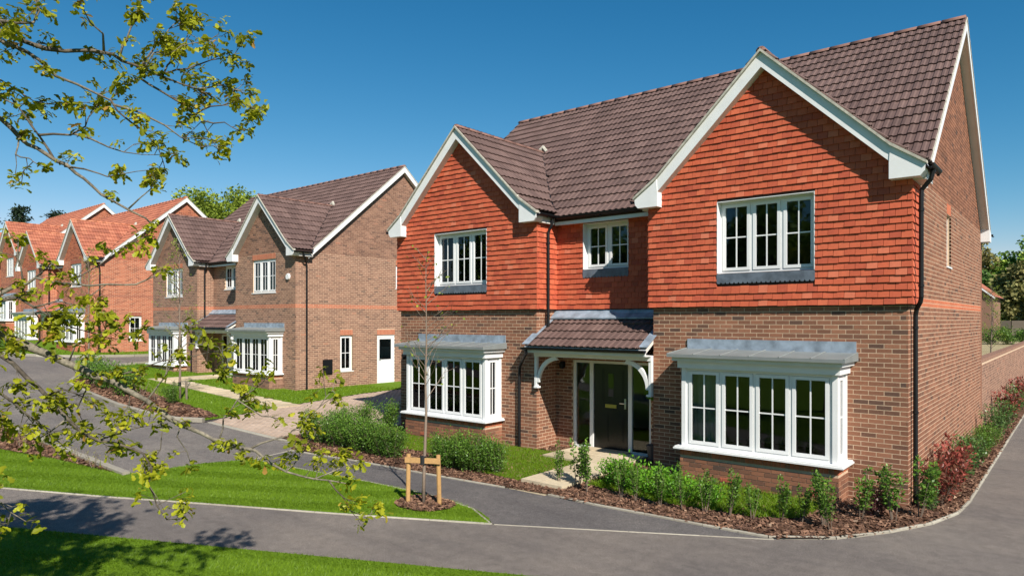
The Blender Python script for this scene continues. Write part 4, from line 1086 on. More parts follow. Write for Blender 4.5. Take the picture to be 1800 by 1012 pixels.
for i, (x, y) in enumerate([(-42,-.6),(-43.6,-.7),(-45.2,-.8),(-47,-.8),(-49,-.7)]):
    shrub('big', x, y, rng.uniform(.7, 1.0), 'bush before the orange brick house, %s from the side road' % ORD[i], 'bushes before the orange brick house')
hd = [(-5.5,76),(-3.8,76),(-2,76.5),(-.2,76),(1.6,76.5),(3.4,76),(5.2,76.5),(7,76)]
for i, (x, y) in enumerate(hd):
    shrub('big', x, y, 1.7, 'bush in the distant hedge beyond the garden wall, %s from left' % ORD[i], 'bushes of the distant hedge', 1.3)
shrub('dark', -.9, 17.5, 1.9, 'dark bush just behind the start of the garden wall', 'garden shrubs'); shrub('big', -1.6, 21, 1.5, 'green bush behind the garden wall', 'garden shrubs')

# ------------------------------------------------------------------ saplings
def sapling(x, y, h, r0, seed, label, leafy, mat='leaf_spring', nb=26, lo=.45):
    q = random.Random(seed); g = np.random.default_rng(seed); root = empty('sapling', (x, y, tz(x, y))); tag(root, label, 'tree', 'young street trees')
    m = MB(); pts = [(0, 0, -.05)]; px = py = 0
    for k in range(1, 9):
        px += q.uniform(-.015, .015)*h*.3; py += q.uniform(-.015, .015)*h*.3; pts.append((px, py, h*k/8))
    m.tube(pts, [r0*(1-.88*k/8) for k in range(9)], 7, .6); m.build('trunk', M['bark_pale'], root, True)
    tw = MB(); P = []
    for i in range(nb):
        t = lo+(1-lo)*(i+q.random())/nb; k = t*8; a = min(7, int(k)); p = Vector(pts[a]).lerp(Vector(pts[a+1]), k-a)
        an = q.uniform(0, 6.28); L = h*.22*(1.15-t)*q.uniform(.7, 1.3)+.12; d = Vector((math.cos(an), math.sin(an), q.uniform(.6, 1.3))).normalized()
        e = p+d*L; mid = p+d*L*.5+Vector((0, 0, -.02*L)); tw.tube([p, mid, e], [r0*.22, r0*.14, .0022], 4, q.random())
        for j in range(q.randrange(2, 5)):
            s = q.uniform(.3, .95); b = p.lerp(e, s); d2 = (d+Vector((q.gauss(0, .6), q.gauss(0, .6), q.gauss(0, .4)))).normalized(); e2 = b+d2*L*.35
            tw.tube([b, e2], [r0*.1, .0018], 3, q.random())
            if leafy:
                for _ in range(leafy): P.append(tuple(b.lerp(e2, q.random())+Vector((q.gauss(0, .03), q.gauss(0, .03), q.gauss(0, .03)))))
    tw.build('twigs', M['bark_pale'], root)
    if P:
        P = np.array(P); V = leaves(P, .055, g, .3, None, .6); link('foliage', np_mesh('foliage', V, 4, g.random(len(P)), M[mat]), root)
    return root
def stakes(a, b, h, label, bar=True, r=.036, mat='timber'):
    o0 = Vector(((a[0]+b[0])/2, (a[1]+b[1])/2, tz(a[0], a[1]))); root = empty('tree_stake_frame', o0); tag(root, label, 'tree stake', 'tree stakes')
    for p, lean in ((a, .015), (b, -.03)):
        m = MB(); x, y = p[0]-o0.x, p[1]-o0.y; m.tube([(x, y, -.1), (x+lean*.5, y, h*.5), (x+lean, y, h)], [r, r, r*.96], 9, rng.random()); m.build('post', M[mat], root)
    ax, ay, bx, by = a[0]-o0.x, a[1]-o0.y, b[0]-o0.x, b[1]-o0.y; d = Vector((bx-ax, by-ay, 0)).normalized(); n = Vector((d.y, -d.x, 0))
    if bar:
        m = MB(); z0 = h-.13; fr2 = ((ax, ay), (d.x, d.y), (n.x, n.y)); m.obox(fr2, -.03, (Vector((bx, by, 0))-Vector((ax, ay, 0))).length+.03, r+.001, r+.026, z0, z0+.085, .7); m.build('crossbar', M['timber'], root)
    m = MB(); m.tube([(n.x*.03, n.y*.03, h-.15), (n.x*.03, n.y*.03, h-.02)], .05, 10); m.build('tie', M['rubber'], root)
sapling(-5.92, -4.70, 3.95, .030, 5, 'slender bare sapling tied to a timber frame on the near lawn', 1, nb=30, lo=.42)
stakes((-6.17,-4.80), (-5.70,-4.56), .80, 'timber post frame around the bare sapling on the near lawn')
sapling(-21.1, -1.6, 5.2, .045, 9, 'young leafy tree in the bed before the brown brick house', 5, nb=44, lo=.35)
stakes((-21.35,-1.7), (-20.85,-1.5), .6, 'dark pair of short stakes at the young tree by the brown house', bar=False, mat='fence')
sapling(-37.9, 1.3, 5.6, .05, 12, 'young tree beside the orange brick house at the side road', 5, nb=44, lo=.3)
sapling(-2.0, 35.5, 4.8, .05, 15, 'young tree in the garden behind the brick wall', 10, nb=50, lo=.25)

# potted bay tree by the door
b_ = empty('potted_tree', (-4.62, .45, .085)); tag(b_, 'small clipped green bay tree in a pot right of the front door', 'potted plant')
m = MB(); m.tube([(0, 0, 0), (0, 0, .3)], [.12, .16], 12); m.build('pot', M['terracotta'], b_)
m = MB(); m.tube([(0, 0, .28), (0, 0, 1.3)], .014, 6); m.build('stem', M['bark_pale'], b_)
g = np.random.default_rng(4); P = unit(g.normal(size=(700, 3)))*(.17*g.random((700, 1))**.33)+np.array([0, 0, 1.38]); link('foliage', np_mesh('foliage', leaves(P, .05, g, .3, unit(P-np.array([0, 0, 1.38]))), 4, g.random(700), M['leaf_bright']), b_)

# ------------------------------------------------------------------ background trees
def tree(x, y, h, r, seed, label, mat, nleaf=7000, lsize=.35, trunk=.3, group='trees of the wood behind', squash=.9, z0=None):
    g = np.random.default_rng(seed); q = random.Random(seed); z = tz(x, y) if z0 is None else z0
    root = empty('tree', (x, y, z)); tag(root, label, 'tree', group); m = MB()
    m.tube([(0, 0, -.3), (0, 0, h*.3), (.02*h, 0, h*.65)], [trunk, trunk*.7, trunk*.25], 8, .4)
    K = 34; cen = []
    for i in range(K):
        d = np.array([q.gauss(0, 1), q.gauss(0, 1), q.gauss(0, .9)]); d /= np.linalg.norm(d); rr = r*.72*q.random()**.4
        c = np.array([0, 0, h-r*squash])+d*rr*np.array([1, 1, squash]); cen.append((c, r*q.uniform(.26, .46)))
        if i < 12: m.tube([(0, 0, h*.3), tuple(c*.5+np.array([0, 0, h*.22])), tuple(c)], [trunk*.35, trunk*.2, .03], 5, q.random())
    m.build('trunk', M['bark'], root, True)
    per = nleaf//K; Ps = []; T = []
    for c, s in cen:
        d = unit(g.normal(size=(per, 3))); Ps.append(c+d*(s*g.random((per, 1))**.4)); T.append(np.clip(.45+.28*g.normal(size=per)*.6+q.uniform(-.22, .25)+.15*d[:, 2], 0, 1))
    P = np.concatenate(Ps); link('crown', np_mesh('crown', leaves(P, lsize, g, .5, None, .75), 4, np.concatenate(T), M[mat]), root); return root
tree(-58.5, 19, 13.6, 4.3, 21, 'round green tree rising between the brown and orange roofs', 'leaf_spring', 14000, .27, group='trees behind the houses')
tree(-64, 30, 12.5, 3.8, 22, 'second green tree behind the orange roofs', 'leaf_spring', 6000, .34, group='trees behind the houses')
for i, (x, y, h, r, mt, lb) in enumerate([(-14, 138, 17.5, 5.5, 'leaf_olive', 'brown-budded tree left in the far wood'), (-8.5, 142, 17.0, 5.5, 'leaf_wood', 'green tree behind the distant red roof'), (-2.5, 140, 19.5, 6, 'leaf_wood', 'tall fresh green tree in the far wood'), (4, 146, 21, 6.5, 'leaf_spring', 'tallest bright green tree at the right edge'), (11, 142, 20, 6.5, 'leaf_wood', 'far wood tree at the extreme right'), (-20, 144, 17, 6, 'leaf_wood', 'far wood tree hidden mostly by the house'), (-6, 126, 12.5, 4.5, 'leaf_olive', 'low brownish tree before the far wood'), (0.5, 124, 11.5, 4.8, 'leaf_dark', 'low dark green tree before the far wood'), (6.5, 126, 12, 4.6, 'leaf_wood', 'low green tree behind the distant garage'), (-11, 128, 12, 4.5, 'leaf_dark', 'low dark tree left before the far wood')]):
    tree(x, y, h, r, 40+i, lb, mt, 9000, .62, squash=1.55)
for i, (x, y, h, r) in enumerate([(-44,-40,13,5),(-35,-42,14.5,5.5),(-26,-40,13.5,5),(-17,-43,15,5.5),(-8,-41,14,5.2),(1,-43,13,5),(11,-41,14.5,5.5)]):
    tree(x, y, h, r, 80+i, 'tree across the street facing the houses, %s from the far end' % ORD[i], 'leaf_wood', 6000, .55, squash=1.3, group='trees across the street')
def pine(x, y, h, r, seed, label):
    g = np.random.default_rng(seed); q = random.Random(seed); root = empty('pine_tree', (x, y, tz(x, y))); tag(root, label, 'tree', 'dark pines behind the far houses'); m = MB()
    m.tube([(0, 0, 0), (0, 0, h*.97)], [.28, .05], 7, .3); Ps = []
    for i in range(34):
        z = h*(.35+.65*i/34); a = q.uniform(0, 6.28); L = r*(1.1-.75*i/34)*q.uniform(.6, 1.1); e = Vector((math.cos(a)*L, math.sin(a)*L, z+.2*L)); m.tube([(0, 0, z), e], [.06, .02], 4, .3)
        n = 110; t = g.random((n, 1))**.6; Ps.append(np.array([0, 0, z])*(1-t)+np.array(e)*t+g.normal(size=(n, 3))*np.array([.32, .32, .16]))
    m.build('trunk', M['bark'], root); P = np.concatenate(Ps); link('crown', np_mesh('crown', leaves(P, .38, g, .3, None, .45), 4, g.random(len(P)), M['needle']), root)
pine(-100, 10.5, 16.2, 2.6, 61, 'dark pine at the left edge above the orange roofs'); pine(-97.5, 14.0, 14.4, 2.2, 62, 'second dark pine just right of the leftmost one'); pine(-95.5, 17.0, 13.9, 2.0, 63, 'third dark pine showing above the orange ridge'); pine(-93.5, 20.0, 13.6, 1.9, 64, 'rightmost dark pine showing above the orange ridge')

# ------------------------------------------------------------------ the oak at the left, reaching into view
OAK=[
(1,0.02,0.004,1,[(-2.54,-11.18,4.51),(-2.44,-11.05,4.48),(-2.39,-10.96,4.46),(-2.34,-10.86,4.43),(-2.30,-10.78,4.43),(-2.24,-10.66,4.45),(-2.20,-10.57,4.45),(-2.19,-10.53,4.42),(-2.15,-10.44,4.40),(-2.12,-10.36,4.37),(-2.08,-10.24,4.34),(-2.04,-10.16,4.32),(-2.01,-10.07,4.28)]),
(0,0.009,0.002,1.2,[(-2.22,-10.61,4.45),(-2.18,-10.63,4.54),(-2.17,-10.70,4.58),(-2.14,-10.74,4.62),(-2.06,-10.78,4.69)]),
(0,0.008,0.002,1.4,[(-2.19,-10.54,4.43),(-2.15,-10.49,4.61),(-2.12,-10.45,4.78),(-2.11,-10.43,4.85)]),
(0,0.008,0.002,1.6,[(-2.15,-10.44,4.40),(-2.12,-10.36,4.56),(-2.10,-10.30,4.66),(-2.07,-10.21,4.80)]),
(0,0.007,0.002,1.6,[(-2.11,-10.33,4.37),(-2.08,-10.26,4.50),(-2.08,-10.19,4.66),(-2.08,-10.12,4.78)]),
(0,0.007,0.002,1.8,[(-2.12,-10.36,4.37),(-2.04,-10.22,4.43),(-1.99,-10.10,4.50),(-1.94,-9.98,4.55),(-1.92,-9.89,4.52)]),
(0,0.007,0.002,1.8,[(-2.04,-10.16,4.32),(-1.98,-10.05,4.36),(-1.94,-9.96,4.35),(-1.91,-9.88,4.33)]),
(0,0.006,0.002,1.4,[(-2.15,-10.42,4.39),(-2.11,-10.38,4.49),(-2.04,-10.31,4.50),(-1.95,-10.22,4.56),(-1.85,-10.12,4.58)]),
(1,0.014,0.004,1.3,[(-2.24,-11.21,4.46),(-2.18,-11.11,4.45),(-2.16,-11.04,4.46),(-2.15,-10.97,4.48),(-2.16,-10.94,4.56),(-2.25,-10.94,4.68)]),
(1,0.016,0.004,0.8,[(-2.44,-11.20,4.46),(-2.36,-11.07,4.42),(-2.33,-11.00,4.39),(-2.29,-10.91,4.34),(-2.28,-10.83,4.27),(-2.25,-10.74,4.24),(-2.22,-10.64,4.21),(-2.21,-10.58,4.19),(-2.19,-10.47,4.32),(-2.17,-10.38,4.40)]),
(0,0.009,0.002,0.9,[(-2.21,-10.58,4.19),(-2.19,-10.55,4.12),(-2.15,-10.48,4.06),(-2.12,-10.40,3.99),(-2.10,-10.36,3.94),(-2.12,-10.31,3.81),(-2.21,-10.32,3.72)]),
(0,0.009,0.002,0.8,[(-2.20,-10.57,4.16),(-2.13,-10.45,4.13),(-2.09,-10.33,4.08),(-2.08,-10.24,4.02),(-2.06,-10.12,3.98),(-2.02,-9.98,4.01)]),
(0,0.008,0.002,1.2,[(-2.18,-10.44,4.35),(-2.10,-10.30,4.26),(-2.07,-10.21,4.21),(-2.05,-10.12,4.14),(-2.06,-10.06,4.05),(-2.06,-10.01,3.98)]),
(0,0.007,0.002,1.5,[(-2.06,-10.16,4.17),(-1.97,-10.04,4.24),(-1.92,-9.96,4.27),(-1.87,-9.85,4.21)]),
(0,0.006,0.002,1.6,[(-2.05,-10.12,4.14),(-1.98,-10.02,4.14),(-1.95,-9.92,4.09)]),
(1,0.018,0.004,0.35,[(-2.63,-11.16,4.12),(-2.50,-11.03,4.03),(-2.46,-10.99,3.98),(-2.41,-10.93,3.90),(-2.31,-10.82,3.81),(-2.24,-10.75,3.74),(-2.19,-10.68,3.67),(-2.12,-10.60,3.59),(-2.06,-10.54,3.55),(-2.00,-10.47,3.50),(-1.98,-10.44,3.46),(-2.03,-10.46,3.40)]),
(0,0.009,0.004,0.8,[(-2.32,-10.83,3.82),(-2.34,-10.89,3.93),(-2.35,-10.97,4.05),(-2.35,-11.02,4.12)]),
(0,0.009,0.002,0.8,[(-2.34,-10.90,3.94),(-2.28,-10.76,3.96),(-2.27,-10.69,4.02),(-2.29,-10.64,4.12),(-2.31,-10.60,4.19)]),
(0,0.008,0.002,0.8,[(-2.28,-10.75,3.97),(-2.23,-10.68,3.95),(-2.19,-10.60,3.91),(-2.16,-10.53,3.89),(-2.12,-10.45,3.88),(-2.07,-10.30,3.91)]),
(0,0.008,0.002,0.4,[(-2.28,-10.79,3.78),(-2.22,-10.71,3.76),(-2.16,-10.61,3.73),(-2.12,-10.54,3.76),(-2.05,-10.38,3.79)]),
(0,0.006,0.002,1.2,[(-2.06,-10.54,3.55),(-2.02,-10.49,3.62),(-1.98,-10.45,3.66),(-1.97,-10.41,3.74)]),
(0,0.006,0.002,0.8,[(-2.44,-10.96,3.94),(-2.36,-10.99,3.82),(-2.15,-10.97,3.75),(-2.05,-10.96,3.71)]),
(0,0.007,0.002,1.3,[(-2.62,-11.06,4.30),(-2.55,-10.97,4.24),(-2.49,-10.88,4.16),(-2.38,-10.71,4.17),(-2.30,-10.59,4.15)]),
(0,0.007,0.002,1.5,[(-2.31,-11.18,4.13),(-2.25,-11.09,4.08),(-2.22,-11.04,4.05),(-2.20,-10.99,4.07)]),
(1,0.03,0.004,0.9,[(-2.44,-11.20,2.91),(-2.32,-11.08,2.85),(-2.24,-11.00,2.80),(-2.15,-10.90,2.74),(-2.09,-10.83,2.69),(-2.00,-10.73,2.62),(-1.93,-10.65,2.58),(-1.88,-10.60,2.53),(-1.83,-10.54,2.48),(-1.78,-10.48,2.42),(-1.72,-10.41,2.35),(-1.64,-10.32,2.30),(-1.57,-10.23,2.25),(-1.49,-10.13,2.20),(-1.46,-10.10,2.19),(-1.41,-10.04,2.12),(-1.36,-9.98,2.07),(-1.29,-9.90,2.03),(-1.22,-9.81,2.01),(-1.14,-9.73,1.99)]),
(0,0.006,0.002,0.8,[(-1.21,-9.80,2.01),(-1.18,-9.77,1.96),(-1.14,-9.70,1.83),(-1.10,-9.64,1.80),(-1.04,-9.55,1.82)]),
(0,0.008,0.002,0.9,[(-1.49,-10.13,2.20),(-1.45,-10.08,2.23),(-1.39,-9.95,2.26),(-1.39,-9.92,2.29),(-1.37,-9.83,2.36),(-1.36,-9.71,2.46),(-1.38,-9.63,2.57)]),
(0,0.006,0.002,1.5,[(-1.26,-9.87,2.02),(-1.23,-9.77,2.05),(-1.22,-9.70,2.07),(-1.21,-9.59,2.08)]),
(0,0.005,0.002,1.3,[(-1.36,-9.98,2.07),(-1.37,-9.88,2.14),(-1.41,-9.79,2.21),(-1.46,-9.70,2.28)]),
(0,0.006,0.002,1.1,[(-1.59,-10.25,2.26),(-1.60,-10.22,2.37),(-1.58,-10.15,2.47),(-1.56,-10.09,2.51),(-1.54,-10.03,2.55),(-1.53,-9.96,2.63)]),
(0,0.006,0.002,1,[(-1.58,-10.15,2.47),(-1.55,-10.12,2.44),(-1.50,-10.05,2.38),(-1.44,-9.97,2.36)]),
(0,0.007,0.002,1,[(-1.94,-10.66,2.59),(-1.90,-10.62,2.63),(-1.83,-10.54,2.67),(-1.79,-10.47,2.70),(-1.70,-10.34,2.72),(-1.62,-10.22,2.75)]),
(0,0.006,0.002,1,[(-1.78,-10.48,2.42),(-1.78,-10.47,2.31),(-1.80,-10.48,2.21),(-1.85,-10.51,2.09)]),
(0,0.005,0.002,0.5,[(-1.72,-10.40,2.35),(-1.74,-10.41,2.28),(-1.75,-10.36,2.19),(-1.75,-10.33,2.11)]),
(0,0.006,0.002,1.1,[(-1.83,-10.54,2.48),(-1.77,-10.46,2.62),(-1.76,-10.44,2.73),(-1.71,-10.37,2.80),(-1.61,-10.24,2.77),(-1.59,-10.20,2.67)]),
(0,0.006,0.002,1.3,[(-2.09,-10.83,2.69),(-2.06,-10.80,2.79),(-2.00,-10.74,2.84),(-1.90,-10.65,2.87)]),
(0,0.006,0.002,1.3,[(-2.00,-10.73,2.62),(-2.06,-10.76,2.53),(-2.13,-10.78,2.43),(-2.12,-10.74,2.35)]),
(0,0.006,0.002,1.3,[(-2.20,-10.96,2.78),(-2.15,-10.89,2.85),(-2.09,-10.83,2.90),(-2.01,-10.73,2.93)]),
(1,0.014,0.003,0.6,[(-2.35,-11.21,2.97),(-2.26,-11.09,3.06),(-2.24,-11.04,3.10),(-2.19,-10.95,3.15),(-2.15,-10.87,3.12),(-2.08,-10.73,3.11),(-1.99,-10.53,3.12),(-1.95,-10.43,3.18),(-1.93,-10.38,3.21)]),
(0,0.007,0.002,0.7,[(-2.17,-10.91,3.13),(-2.12,-10.82,3.10),(-2.09,-10.73,3.19),(-2.06,-10.61,3.30),(-2.04,-10.47,3.42)]),
(0,0.006,0.002,1.5,[(-2.22,-11.00,3.12),(-2.23,-11.01,3.20),(-2.24,-11.02,3.32),(-2.27,-11.05,3.38)]),
(0,0.006,0.002,1.4,[(-2.19,-10.95,3.15),(-2.15,-10.88,3.22),(-2.14,-10.84,3.17)]),
(1,0.012,0.002,1.4,[(-2.26,-11.23,3.03),(-2.18,-11.11,3.02),(-2.15,-11.04,3.04),(-2.12,-10.98,2.99),(-2.11,-10.91,2.94),(-2.08,-10.81,2.88),(-2.03,-10.67,2.83),(-1.99,-10.53,2.82)]),
(0,0.006,0.002,1.5,[(-2.12,-10.98,2.99),(-2.06,-10.89,3.02),(-2.01,-10.77,2.99),(-2.00,-10.72,3.02)]),
(1,0.016,0.003,1,[(-2.26,-11.23,2.84),(-2.15,-11.12,2.75),(-2.11,-11.07,2.70),(-2.07,-11.01,2.62),(-2.03,-10.95,2.53),(-1.98,-10.87,2.41),(-1.94,-10.81,2.33),(-1.89,-10.75,2.29),(-1.84,-10.68,2.27),(-1.76,-10.58,2.21),(-1.75,-10.54,2.13),(-1.79,-10.54,2.03),(-1.78,-10.50,1.92),(-1.76,-10.46,1.83),(-1.72,-10.40,1.83)]),
(0,0.006,0.002,1.4,[(-2.03,-10.95,2.53),(-1.99,-10.89,2.56),(-1.97,-10.79,2.51),(-1.95,-10.69,2.44)]),
(0,0.006,0.002,1.4,[(-1.98,-10.87,2.41),(-2.05,-10.91,2.35),(-2.12,-10.95,2.30),(-2.17,-10.96,2.24)]),
(0,0.005,0.002,1.4,[(-1.89,-10.75,2.29),(-1.83,-10.66,2.33),(-1.76,-10.53,2.36)]),
(1,0.01,0.002,1.5,[(-2.07,-11.27,2.68),(-2.03,-11.15,2.56),(-2.02,-11.05,2.46),(-2.02,-11.01,2.41),(-2.02,-10.92,2.32),(-2.03,-10.85,2.24)]),
(1,0.006,0.002,1.3,[(-2.17,-11.25,2.19),(-2.12,-11.13,2.01),(-2.11,-11.08,1.94),(-2.09,-11.02,1.88),(-2.08,-10.98,1.89)]),
(1,0.007,0.002,1.5,[(-2.15,-11.23,2.53),(-2.14,-11.12,2.44),(-2.19,-11.08,2.34)]),
]

oak = empty('oak_tree', (-4.05, -12.15, 0)); tag(oak, 'oak with lichened boughs and fresh yellow-green leaves reaching in from the left', 'tree')
ob = Vector((-4.05, -12.15, 0)); q = random.Random(3); g = np.random.default_rng(3)
m = MB(); m.tube([(0, 0, -.2), (0, 0, .15), (.05, 0, 1.2), (.1, .05, 2.4), (.3, .2, 3.8), (.5, .4, 5.2), (.6, .5, 6.4)], [.34, .26, .22, .20, .15, .09, .03], 12, .5); m.build('trunk', M['bark'], oak, True)
TP = [Vector((.1, .05, 2.3)), Vector((.2, .12, 3.0)), Vector((.35, .25, 4.0))]
tips = []      # (pos, dir, size)
tw = MB()
def twig(p, d, L, r, lv=1):
    e1 = p+d*L*.5+Vector((q.gauss(0, .05), q.gauss(0, .05), q.gauss(0, .04)))*L; e2 = e1+(d+Vector((q.gauss(0, .35), q.gauss(0, .35), q.gauss(0, .3)))).normalized()*L*.5
    tw.tube([p, e1, e2], [r, r*.7, .0018], 5, q.random()); tips.append((e2, (e2-e1).normalized(), 1.0))
    if lv:
        for _ in range(q.choice([0, 1, 1, 2])):
            d2 = (d+Vector((q.gauss(0, .7), q.gauss(0, .7), q.gauss(.1, .6)))).normalized(); twig(p.lerp(e1, q.uniform(.5, 1)), d2, L*.55, r*.6, lv-1)
for main, r0, r1, dens, pts in OAK:
    r0 *= .85; r1 *= .8; P = [Vector(p)-ob for p in pts]; n = len(P); rad = [r0+(r1-r0)*(k/(n-1))**.8 for k in range(n)]
    if main:
        s = min(TP, key=lambda t: abs(t.z-(P[0].z-.4))); mid = s.lerp(P[0], .5)+Vector((0, 0, .12)); P = [s, s.lerp(mid, .5)+Vector((0, 0, .05)), mid]+P; rad = [r0*2.0, r0*1.7, r0*1.4]+rad
    # rough the line up a little
    Q = [P[0]]; QR = [rad[0]]
    for a, b, ra, rb in zip(P, P[1:], rad, rad[1:]):
        L = (b-a).length; k = max(1, int(L/.055))
        for j in range(1, k+1): Q.append(a.lerp(b, j/k)+Vector((q.gauss(0, 1), q.gauss(0, 1), q.gauss(0, 1)))*(.006 if j < k else .003)); QR.append((ra+(rb-ra)*j/k)*q.uniform(.92, 1.12))
    mb = MB(); mb.tube(Q, QR, 8 if r0 > .012 else 6, q.random()); mb.build('bough' if main else 'branch', M['bark'], oak, True)
    tips.append((Q[-1], (Q[-1]-Q[-2]).normalized(), 1.15))
    acc = 0
    st = 3 if main else 1
    for k in range(st, len(Q)-1):
        L = (Q[k+1]-Q[k]).length; acc += L*dens*11
        if main and k < 6: continue
        while acc > 1:
            acc -= 1; d = (Q[k+1]-Q[k]).normalized(); dd = (d*.7+Vector((q.gauss(0, .7), q.gauss(0, .7), q.gauss(.15, .6)))).normalized(); twig(Q[k], dd, q.uniform(.05, .17), .0026)
# the rest of the crown round the trunk, left of the picture; it throws the dappled shade on path and lawn
rest = []
Fv = Vector((-math.cos(R_(YAW)), math.sin(R_(YAW)), 0)); Rv = Vector((math.sin(R_(YAW)), math.cos(R_(YAW)), 0))
k = 0
for i in range(900):
    c = Vector((q.uniform(-2.4, 2.4), q.uniform(-1.6, 2.8), q.uniform(2.5, 5.8)))
    if (c-Vector((.0, .7, 4.1))).length > 2.4: continue
    v = c+ob-CAM
    if v.dot(Rv) > -.77*max(.2, v.dot(Fv))-.40: continue
    sh = c+ob-SUN*((c.z)/SUN.z); w = sh-CAM; f = w.dot(Fv)
    px_ = 900+1207*w.dot(Rv)/max(f, .5)
    if f > .5 and px_ > 255: continue
    py_ = 562.5+1207*CAM.z/max(f, .5)
    if f > .5 and (py_ < 885 or py_ > 1150): continue
    s0 = Vector((.3, .2, max(2.3, c.z-1.2))); tw.tube([s0, s0.lerp(c, .5)+Vector((0, 0, .1)), c], [.03, .016, .005], 5, q.random()); k += 1
    for _ in range(30): rest.append(c+Vector((q.gauss(0, .17), q.gauss(0, .17), q.gauss(0, .13))))
    if k > 90: break
tw.build('twigs', M['bark'], oak)
def oakleaf(L, q):
    w = L*.30; prof = [(0, .05), (.2, .45), (.32, .33), (.5, .85), (.62, .62), (.8, 1.0), (.92, .7), (1.0, .15)]
    vs = []; droop = q.uniform(.15, .5)
    for t, h in prof:
        z = -droop*L*t*t; vs += [(t*L, h*w, z+h*w*.25), (t*L, 0, z), (t*L, -h*w, z+h*w*.25)]
    fs = []
    for i in range(len(prof)-1): fs += [(3*i, 3*i+1, 3*i+4, 3*i+3), (3*i+1, 3*i+2, 3*i+5, 3*i+4)]
    return vs, fs
sprays = []
for k in range(9):
    mb = MB(); qq = random.Random(70+k)
    for j in range(qq.randrange(10, 17)):
        vs, fs = oakleaf(qq.uniform(.028, .058), qq); a = qq.uniform(0, 6.28); el = qq.uniform(-.75, .55)
        Mx = Matrix.Rotation(a, 3, 'Z') @ Matrix.Rotation(-el, 3, 'Y') @ Matrix.Rotation(qq.uniform(-.6, .6), 3, 'X'); o = Vector((qq.gauss(0, .016), qq.gauss(0, .016), qq.uniform(-.035, .025)))
        mb.add([tuple(Mx@Vector(v)+o) for v in vs], fs, min(1, max(0, qq.gauss(.55, .24))))
    sprays.append(mb.mesh('leaf_spray', M['oak_leaf']))
q.shuffle(tips)
cr_ = MB()
for i, (p, d, s) in enumerate(tips):
    me = sprays[q.randrange(9)]; sc = s*q.uniform(.6, 1.15); rot = Matrix.Rotation(q.uniform(0, 6.28), 4, 'Z') @ Matrix.Rotation(q.gauss(0, .5), 4, 'X')
    mt = Matrix.Translation(p) @ rot @ Matrix.Scale(sc, 4)
    if i < 300:
        o = link('leaf_spray', me, oak); o.matrix_local = mt
    else:
        cr_.add([tuple(mt@v.co) for v in me.vertices], [tuple(f.vertices) for f in me.polygons], .2+.6*q.random())
for p in rest:
    me = sprays[q.randrange(9)]; mt = Matrix.Translation(p) @ Matrix.Rotation(q.uniform(0, 6.28), 4, 'Z') @ Matrix.Scale(q.uniform(1.2, 1.8), 4)
    cr_.add([tuple(mt@v.co) for v in me.vertices], [tuple(f.vertices) for f in me.polygons], .2+.6*q.random())
o = cr_.build('leaf_spray', M['oak_leaf'], oak); o['kind'] = 'stuff'
print('oak tips', len(tips), 'rest', len(rest))

# ------------------------------------------------------------------ grass and bark mulch
def grass(poly, dens, h, w, seed, label, zoff=.012, view=True, stripe=None, jitter=.5, hole=()):
    g = np.random.default_rng(seed); P = scatter(poly, dens, seed)
    for hp in hole: P = P[~inpoly(P, hp)]
    if view:
        v = P-np.array([CAM.x, CAM.y]); a = R_(YAW); Fv = np.array([-math.cos(a), math.sin(a)]); Rv = np.array([math.sin(a), math.cos(a)])
        f = v@Fv; r = v@Rv; P = P[(f > 2.0) & (np.abs(r) < .80*f+1.0) & (f < 40)]
    N = len(P); z = tz_np(P[:, 0])+zoff; b = np.column_stack([P, z])
    an = g.uniform(0, 6.28, N); s = np.column_stack([np.cos(an), np.sin(an), np.zeros(N)])*(w*g.uniform(.6, 1.3, N))[:, None]
    lean = g.normal(size=(N, 2))*h*jitter
    if stripe is not None:
        k = np.sign(np.sin((P@np.array(stripe[0]))*math.pi/stripe[1])); lean += k[:, None]*np.array(stripe[2])*h
    hh = h*g.uniform(.6, 1.3, N); t = b+np.column_stack([lean, hh])
    V = np.stack([b-s, b+s, t], 1).reshape(-1, 3); patch = .5+.5*np.sin(P[:, 0]*1.3+2*np.sin(P[:, 1]*.9))*np.cos(P[:, 1]*1.1)
    o = link('grass', np_mesh('grass', V, 3, np.clip(g.beta(2.2, 2.2, N)*.8+.15*patch, 0, 1), M['grass'])); tag(o, label, 'grass', kind='stuff'); return o
grass(LAWN, 2600, .030, .004, 1, 'mown striped lawn between the path and the road', stripe=((.5, -.866), .42, (-.35, .6)))
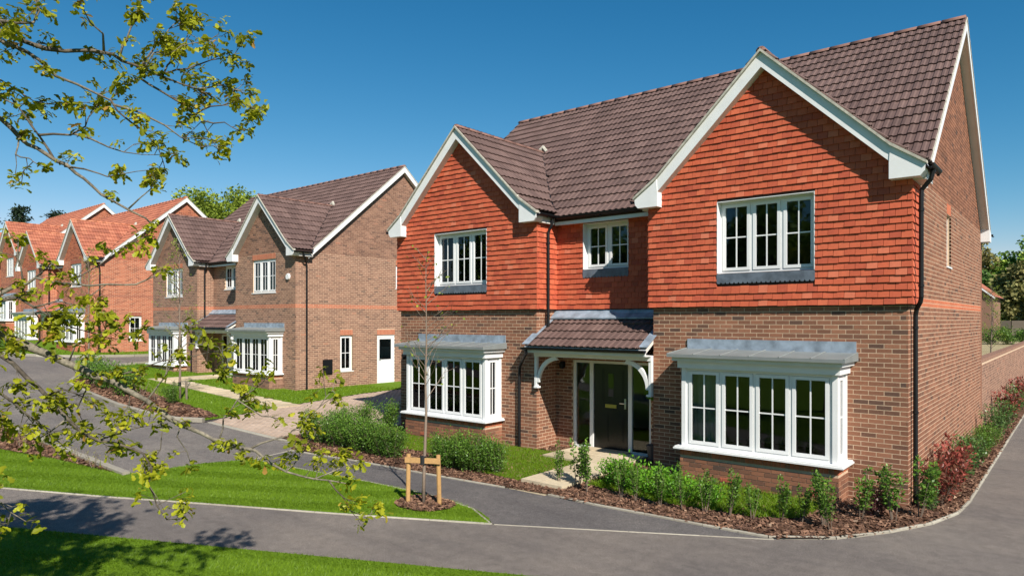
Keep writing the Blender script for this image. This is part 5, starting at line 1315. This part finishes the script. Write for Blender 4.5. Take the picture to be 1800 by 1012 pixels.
grass(FRONTLAWN, 2600, .032, .004, 2, 'mown lawn along the bottom edge of the picture', stripe=((.43, -.9), .45, (-.35, .6)))
grass(PATCH_A, 4500, .040, .005, 3, 'small lawn in front of the left bay window', .035)
grass(PATCH_B, 2600, .075, .006, 4, 'long bright grass behind the shrub row by the right bay', .035, jitter=.7)
grass([p for p in H2LAWN if p[1] < 12]+[], 500, .045, .010, 5, 'lawn in front of the brown brick house', hole=[[(-17.2,-.4),(-17.2,.6),(-27.6,1.0),(-27.6,-.2)],[(-27.6,-.1),(-26.0,-.1),(-26.0,3.1),(-27.6,3.1)],H2BED])
grass(H3LAWN, 60, .06, .02, 6, 'lawn in front of the orange brick house')
def mulch(poly, dens, seed, label, zoff=.022, size=.028, ymax=14):
    g = np.random.default_rng(seed); P = scatter([(x, min(y, ymax)) for x, y in poly], dens, seed); N = len(P)
    z = tz_np(P[:, 0])+zoff+g.random(N)*.018; c = np.column_stack([P, z]); d = g.normal(size=(N, 3)); d[:, 2] *= .35; d = unit(d)
    n = g.normal(size=(N, 3)); n[:, 2] += 2.0; n = unit(n-d*(n*d).sum(1, keepdims=True)); s = np.cross(d, n); L = (size*g.uniform(.5, 1.5, N))[:, None]; W = L*g.uniform(.25, .6, N)[:, None]
    V = np.stack([c-d*L-s*W, c-d*L*.8+s*W, c+d*L+s*W*.8, c+d*L*.9-s*W], 1).reshape(-1, 3)
    o = link('bark_mulch', np_mesh('bark_mulch', V, 4, g.beta(1.6, 2.2, N), M['chip'])); tag(o, label, 'mulch', kind='stuff')
mulch(MBED, 900, 31, 'bark mulch over the beds along the near house')
ring = [(-5.93+.50*math.cos(a)*(1+.08*math.sin(3*a)), -4.67+.42*math.sin(a)*(1+.1*math.cos(2*a))) for a in [2*math.pi*k/24 for k in range(24)]]
drape('tree_pit', ring, .024, M['soil']); mulch(ring, 2200, 32, 'ring of bark mulch round the staked sapling', .03)
mulch(LBED, 350, 33, 'bark mulch of the bed by the left kerb', size=.04); mulch(H2BED, 200, 34, 'bark mulch of the kerbside bed at the brown house', size=.05)
